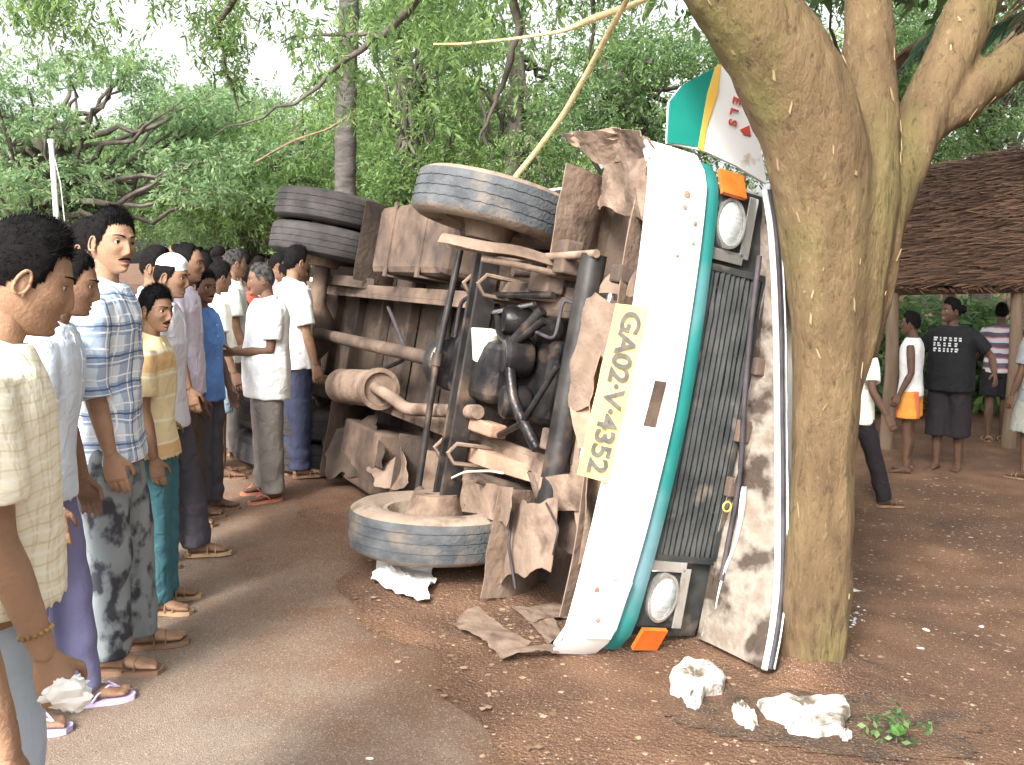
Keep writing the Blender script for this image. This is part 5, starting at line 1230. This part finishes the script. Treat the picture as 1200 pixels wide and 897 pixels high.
            if feet == 'flip':
                mb.ball(Rf@np.array([.135, sd*.016, -.064])+A_, .008, 6); V_, F_ = fuse(mb, .004, 1); mb = MB(); mb.add(V_, F_)
                part('strap', mb, footm or M['sandal'], so, sm=60)
    return dict(root=root, arm=armp, sh=sh, s=s, tp=tp, part=part, T=T, body=bo)
M['sandal'] = mat('sandal', (.16,.09,.055), (.24,.15,.10), 12, .8)
M['sandal_tan'] = mat('sandal_tan', (.34,.22,.13), (.42,.28,.17), 12, .8)
M['flip_violet'] = mat('flip_violet', (.42,.34,.52), (.5,.44,.6), 12, .7)
M['sandal_red'] = mat('sandal_red', (.42,.13,.08), (.5,.2,.13), 12, .7)
M['cap_white'] = mat('cap_white', (.80,.80,.79), (.74,.74,.73), 40, .9, bump=.3, bscale=90)
W1 = cloth_mat('cotton_white', (.70,.70,.69)); W2 = cloth_mat('cotton_cream', (.70,.68,.60)); W3 = cloth_mat('cotton_ivory', (.66,.67,.61))
CREAM_CHECK = cloth_mat('cream_check', (.80,.76,.60), [('z',28,.0,.12,(.58,.50,.36),.55),('y',30,.2,.12,(.58,.50,.36),.5),('x',30,.2,.12,(.58,.50,.36),.4),('z',28,.5,.2,(.84,.82,.74),.6)])
PLAID = cloth_mat('blue_plaid', (.62,.70,.78), [('z',9,.1,.42,(.16,.25,.42),.62),('y',9,.3,.42,(.16,.25,.42),.55),('z',18,.0,.10,(.85,.86,.88),.9),('y',18,.12,.10,(.85,.86,.88),.9),('z',9,.82,.06,(.05,.07,.14),.8),('y',9,.9,.06,(.05,.07,.14),.8)])
POLO = cloth_mat('yellow_polo', (.72,.60,.36), [('z',2.6,.10,.18,(.62,.36,.16),.7),('z',10,.1,.12,(.82,.78,.64),.7)])
PALEBLUE = cloth_mat('pale_blue', (.62,.70,.80)); LAV = cloth_mat('lavender_white', (.72,.72,.80)); LAV2 = cloth_mat('lavender', (.58,.52,.62)); BLUE = cloth_mat('blue_shirt', (.10,.22,.52)); RED = cloth_mat('red_shirt', (.55,.12,.08))
PINKC = cloth_mat('pink_cloth', (.62,.30,.32)); BLACK = cloth_mat('black_cotton', (.014,.014,.016)); STRIPES = cloth_mat('striped_top', (.10,.08,.11), [('z',9,.1,.42,(.52,.50,.54),.9),('z',9,.68,.12,(.45,.15,.15),.8)])
ORANGE = cloth_mat('orange_cloth', (.62,.26,.05), [('y',2.0,.9,.22,(.5,.1,.06),.7)])
JEANS = cloth_mat('pale_jeans', (.42,.50,.60), None, .9, .4); VJEANS = cloth_mat('violet_jeans', (.17,.17,.30), None, .9, .3); TEAL = cloth_mat('teal_trousers', (.055,.15,.18)); CHAR = cloth_mat('charcoal_trousers', (.075,.07,.085)); GREYT = cloth_mat('grey_trousers', (.16,.14,.125)); NAVY = cloth_mat('navy_trousers', (.035,.04,.07)); DENIM = cloth_mat('denim_shorts', (.26,.33,.40), None, .9, .4); SKIRT = cloth_mat('grey_green_skirt', (.24,.25,.22), None, .9, .5); BROWNT = cloth_mat('brown_trousers', (.10,.075,.06)); DARKT = cloth_mat('black_trousers', (.02,.017,.02))
CAMO = mat('camo_denim', (.18,.20,.21), (.24,.265,.275), 6, .9, bump=.3, bscale=14, c3=(.045,.047,.055), s3=15, t3=(.47,.58), stretch=(1,1,.7))
GL = 'onlookers standing along the road'; GR = 'people on the verge beyond the tree'
def at(px, py): p = G(px, py); p[2] = road_z(p[0], p[1]) if p[0]*UH[0]+p[1]*UH[1] < 1.5 else float(gz(np.array([[p[0]]]), np.array([[p[1]]]))[0,0]); return p
def atd(px, Y):
    p = P(px, 320, Y); p[2] = road_z(p[0], p[1]) if p[0]*UH[0]+p[1]*UH[1] < 1.5 else float(gh(p[0], p[1])); return p
def hgt(p, py): return float(P(600, py, p[1])[2]-p[2])
D = R_
TR = lambda m, **k: dict(mat=m, **k)
# foreground man in profile holding a handkerchief
p = atd(-42, 1.95); A1_ = person('man in cream checked shirt and bracelet looking down with a white handkerchief in hand', p, D(24), hgt(p, 268), SK['a'], TR(CREAM_CHECK, hem=.93, slen=.22), TR(JEANS, ease=.026), lean=4, hy=4, hp=18, ra=(4,5,12), la=(-8,6,10), hair='thick', detail=2, fat=.5, width=1.08, curl=.75, group=GL, seed=1, footm=M['sandal'])
S, E_, W, d1, d2 = A1_['arm'][-1]
mb = MB(); c = E_+d2*.205+A1_['sh']; X = d2; Y_ = np.cross(X, [1,0,0]); Y_ /= np.linalg.norm(Y_); Z_ = np.cross(X, Y_)
for k in range(16):
    a0 = k*math.pi/8; mb.ball(c+.031*(math.cos(a0)*Y_+math.sin(a0)*Z_), .0052, 6)
M['bead'] = mat('bead', (.45,.26,.08), (.2,.12,.05), 30, .4); A1_['part']('bracelet', mb, M['bead'], A1_['body'])
hw = np.array(A1_['root'].matrix_basis @ Vector(((W+d2*.095+A1_['sh'])*A1_['s']).tolist()))
mb = MB(); mb.ball((0,0,0), 1.0, 16); V, F = mb.VF(); V = V*(1+.55*snoise(V, 4.5, 5, 3)[:,None]+.2*snoise(V, 13, 6, 2)[:,None])*[.046,.03,.036]; mb = MB(); mb.add(V, F); o = mb.build('handkerchief', M['paper'], None, 40); o.location = hw+[.012,-.004,.005]; tag(o, 'crumpled white handkerchief held in the foreground hand', 'handkerchief')
# person beyond the left edge, only an arm in view
p = atd(-262, 1.42); person('person at the very edge with only a bare forearm and yellow cloth in view', p, D(88), 1.62, SK['a'], TR(W2, slen=.2), TR(cloth_mat('yellow_cloth', (.75,.72,.40))), ra=(0,17,6), hair='short', detail=0, group=GL, seed=2)
p = at(62, 846); person('man in pale blue shirt and violet jeans wearing lilac flip-flops', p, D(14), hgt(p, 296), SK['b'], TR(PALEBLUE, slen=.22, hem=.84), TR(VJEANS), lean=8, hy=0, hp=12, ra=(-4,6,14), la=(0,6,12), ll=(8,4), rl=(-6,2), hair='short', feet='flip', footm=M['flip_violet'], group=GL, seed=3)
p = atd(62, 4.3); person('man almost hidden behind, only brown hair and forehead showing', p, D(-15), 1.73, SK['b'], TR(W3), TR(CHAR), hp=8, hair='short', hairm='hair_grey', group=GL, seed=4)
p = atd(98, 4.15); person('moustached man looking over the plaid shirt shoulder', p, D(4), hgt(p, 268), SK['b'], TR(W3), TR(BROWNT), hp=6, hy=-20, hair='thick', moust=1, group=GL, seed=5)
p = at(140, 778); person('tall young man in blue and white plaid shirt and camouflage jeans', p, D(10), hgt(p, 258), SK['a'], TR(PLAID, hem=.80, sleeve='rolled', ease=.02), TR(CAMO, ease=.022), lean=2, hy=-42, hp=2, hr=-4, ra=(-2,6,14), la=(-4,6,10), rl=(0,0), ll=(6,4), hair='thick', moust=1, jaw=1.1, detail=2, group=GL, seed=0, footm=M['sandal'], spread=.03)
p = at(190, 714); person('short moustached youth in yellow striped polo and teal trousers', p, D(8), hgt(p, 343), SK['b'], TR(POLO, slen=.22, hem=.83), TR(TEAL, ease=.024), hy=-32, hp=8, ra=(0,5,10), la=(-2,6,8), hair='thick', moust=1, detail=2, group=GL, seed=3, footm=M['sandal_tan'], spread=.02)
p = at(198, 662); person('man in white skull cap and pale long sleeved shirt', p, D(6), hgt(p, 303), SK['b'], TR(LAV, sleeve='long', hem=.78, ease=.02), TR(CHAR, ease=.026), lean=3, hy=-12, hp=10, ra=(0,4,12), la=(-3,6,10), rl=(-6,2), ll=(12,4), hair='cap', jaw=1.1, detail=2, group=GL, seed=2, footm=M['sandal_tan'])
p = atd(211, 5.9); person('balding man in lavender shirt behind the white skull cap', p, D(4), hgt(p, 291), SK['b'], TR(LAV2), TR(BROWNT), hp=8, hair='receding', group=GL, seed=4)
p = atd(234, 6.15); person('youth in bright blue shirt peering between two white shirts', p, D(-10), hgt(p, 322), SK['c'], TR(BLUE), TR(CHAR), hy=-25, hp=6, hair='thick', group=GL, seed=5, moust=1)
p = at(258, 562); person('man in white shirt and denim shorts seen from behind with bare legs', p, D(28), hgt(p, 312), SK['c'], TR(W2, hem=.86, ease=.024), TR(DENIM, kind='shorts', len=.92), hy=10, hp=12, ra=(4,8,14), la=(6,8,16), hair='thick', group=GL, seed=1)
p = atd(270, 8.0); KM = person('man in white shirt with a black strap over the shoulder', p, D(20), hgt(p, 297), SK['b'], TR(W3, ease=.02), TR(GREYT), hy=10, hp=4, hair='short', hairm='hair_grey', group=GL, seed=0)
mb = MB(); mb.tube([KM['tp'](-.10,.10,1.30)+KM['sh'], KM['tp'](-.06,.12,1.46)+KM['sh'], KM['tp'](.06,.12,1.47)+KM['sh'], KM['tp'](.14,.05,1.30)+KM['sh'], KM['tp'](.14,-.10,1.05)+KM['sh']], .014, 6, flat=.5); KM['part']('shoulder_strap', mb, BLACK)
p = at(316, 585); person('grey haired man in white shirt and grey trousers with hands together', p, D(205), hgt(p, 318)+.03, SK['c'], TR(W1, hem=.74, ease=.03), TR(GREYT, ease=.03), lean=-4, hy=-8, hp=10, ra=(8,4,78), la=(8,4,78), rax=32, lax=32, hair='short', hairm='hair_grey', detail=1, fat=.5, group=GL, seed=2, footm=M['sandal_red'], feet='flip', spread=.05, width=1.05)
p = atd(342, 7.3); person('man in white shirt and navy trousers turned towards the bus', p, D(35), hgt(p, 294), SK['b'], TR(W1, slen=.24, hem=.82, ease=.026), TR(NAVY), hy=6, hp=6, hair='thick', ra=(4,8,8), group=GL, seed=4, moust=1)
p = atd(353, 8.5); person('man with pale headcloth half hidden beside the rear wheels', p, D(-120), hgt(p, 308), SK['b'], TR(W3), TR(GREYT), hair='cap', group=GL, seed=5, detail=0)
p = atd(290, 8.8); person('dark haired person in red shirt glimpsed behind the white shirts', p, D(160), hgt(p, 318), SK['c'], TR(RED), TR(NAVY), hair='thick', group=GL, seed=1, detail=0)
# second row packed behind the line
row = [('sky blue shirt behind the skull cap', 176, 5.6, 296, PALEBLUE, 'b'), ('rust red shirt wedged behind the blue shirt', 226, 7.4, 318, RED, 'c'), ('ivory shirt behind the denim shorts', 243, 8.6, 300, W3, 'b'), ('dark navy shirt in the packed second row', 252, 9.6, 306, NAVY, 'c'),
       ('lavender shirt between the white shirts', 282, 9.8, 312, LAV2, 'b'), ('cream shirt behind the hands held together', 300, 10.2, 318, W2, 'c'), ('pink shirt near the rear tyres', 322, 10.5, 301, PINKC, 'b'), ('pale long shirt at the back of the second row', 214, 8.2, 296, LAV, 'c'), ('blue shirt at the back beside the rear tyres', 338, 9.6, 312, BLUE, 'c')]
for k, (tx, px, d_, ty, m_, s_) in enumerate(row):
    p = atd(px, d_); person('onlooker in '+tx, p, D((-10, 20, 150, 40, -60, 200, 10, 60, 170)[k]), min(1.75, max(1.4, hgt(p, ty))), SK[s_], TR(m_), TR((CHAR, NAVY, BROWNT)[k % 3]), hair=('thick', 'short', 'receding')[k % 3], detail=0, group=GL, seed=k, moust=k % 2, hp=6)
# the verge
p = at(1062, 553); person('youngster in white sleeveless vest and orange shorts', p, D(150), hgt(p, 368), SK['d'], TR(W1, sleeve='none', name='vest', collar=False, hem=.84), TR(ORANGE, kind='shorts', len=.72, ease=.035), ra=(2,8,14), la=(-6,12,30), hair='thick', group=GR, seed=2, feet=None)
p = at(1108, 549); RB = person('person in black printed T-shirt and cropped black trousers with hand on hip', p, D(228), hgt(p, 352), SK['d'], TR(BLACK, slen=.2, collar=False, hem=.82, ease=.03, name='t_shirt'), TR(DARKT, kind='shorts', len=1.35, ease=.03), ra=(-10,30,60), la=(-25,34,75), hy=-40, hair='bun', group=GR, seed=3, rl=(4,4), ll=(-4,2), fat=.5, width=1.1, feet=None)
M['print_white'] = mat('print_white', (.62,.64,.64), (.5,.52,.52), 30, .8)
mb = MB(); rr = np.random.default_rng(4)
for row in range(3):
    y = -.13
    while y < .12:
        wd = rr.uniform(.02,.05); z = 1.36-row*.055; x = .150+.012*math.cos(y*6)
        for sg in range(2): mb.box(np.array([x, y, z-.02+.022*sg])+RB['sh'], np.array([x+.004, y+wd*rr.uniform(.4,.8), z-.005+.022*sg])+RB['sh'])
        y += wd+.012
RB['part']('print', mb, M['print_white'], sm=None)
p = at(1165, 516); person('person in grey striped shirt and black shorts seen from behind', p, D(70), hgt(p, 358), SK['d'], TR(STRIPES, collar=False, hem=.86, slen=.2), TR(BLACK, kind='shorts', len=.85, ease=.03), ra=(10,12,60), la=(10,10,50), hair='short', group=GR, seed=4, rl=(6,6), ll=(-6,2))
p = at(1205, 560); person('person in pale grey green skirt standing right of the striped shirt', p, D(120), hgt(p, 366), SK['d'], TR(cloth_mat('dark_blouse', (.20,.21,.22)), collar=False), TR(SKIRT, kind='skirt', len=.48), hair='bun', group=GR, seed=5, ra=(10,12,40))
p = at(1000, 592); person('person mostly hidden behind the trunk with one dark trouser leg stepping out', p, D(8), 1.5, SK['d'], TR(W2), TR(DARKT, ease=.014), ra=(-14,30,40), la=(8,12,20), hair='short', group=GR, seed=1, rl=(18,0), ll=(-22,6), detail=0, lean=4)

# ------------------------------------------------------------------ crowd far down the road
def far_mesh(name, shirtm, legm, skinm, seed):
    r = np.random.default_rng(seed); mb = MB()
    for sd in (-1, 1):
        mb.tube([(0,sd*.09,.88),(.01,sd*.10,.5),(-.01,sd*.11,.03)], [.10,.078,.06], 8, mi=1); mb.tube([(0,sd*.11,.07),(.13,sd*.12,.03)], [.045,.03], 6, mi=2)
        e = .10*r.normal(); mb.tube([(0,sd*.19,1.40),(e*.4,sd*.25,1.15)], [.07,.062], 8, mi=0); mb.tube([(e*.4,sd*.25,1.16),(e+.06,sd*.25,.92),(e+.08,sd*.24,.80)], [.042,.032,.028], 8, mi=2)
    mb.rings([oval((0,0,z), a, b_, np.eye(3), 14) for z, a, b_ in ((.80,.13,.175),(1.1,.115,.16),(1.34,.12,.185),(1.43,.09,.14),(1.48,.05,.06))], mi=0)
    mb.tube([(0,0,1.46),(.015,0,1.56)], .052, 8, mi=2); mb.ball((.02,0,1.63), (.095,.075,.118), 9, mi=2)
    mb.ball((-.005,0,1.665), (.098,.083,.098), 9, mi=3); mb.ball((.118,0,1.615), (.016,.012,.018), 5, mi=2)
    return mb.mesh(name, [shirtm, legm, skinm, M['hair']], 60)
shirts = [('white', W1), ('cream', W2), ('red', RED), ('pink', PINKC), ('pale blue', PALEBLUE), ('dark', NAVY), ('lavender', LAV2), ('yellow', POLO)]
fm = [far_mesh('onlooker', m, (CHAR, GREYT, NAVY)[i % 3], (SK['b'], SK['c'])[i % 2], 100+i) for i, (n_, m) in enumerate(shirts)]
rf = np.random.default_rng(77); placed = []
for k in range(120):
    for _ in range(40):
        d_ = rf.uniform(12, 30); px = rf.uniform(190, 350) if d_ > 15 else rf.uniform(212, 338); q = P(px, 320, d_)
        if all((q[0]-a)**2+(q[1]-b_)**2 > .34**2 for a, b_ in placed): break
    placed.append((q[0], q[1])); i = int(rf.choice(8, p=[.26,.14,.10,.12,.12,.12,.08,.06])); o = link('person', fm[i]); o.location = (q[0], q[1], road_z(q[0], q[1]))
    o.rotation_euler = (0, 0, rf.choice([-1.4, 1.5, .2, 3.0])+rf.normal()*.4); s_ = rf.uniform(.84, 1.0); o.scale = (s_, s_, s_)
    tag(o, 'small distant onlooker in a %s top in the crowd down the road' % shirts[i][0], 'person', 'distant crowd down the road')
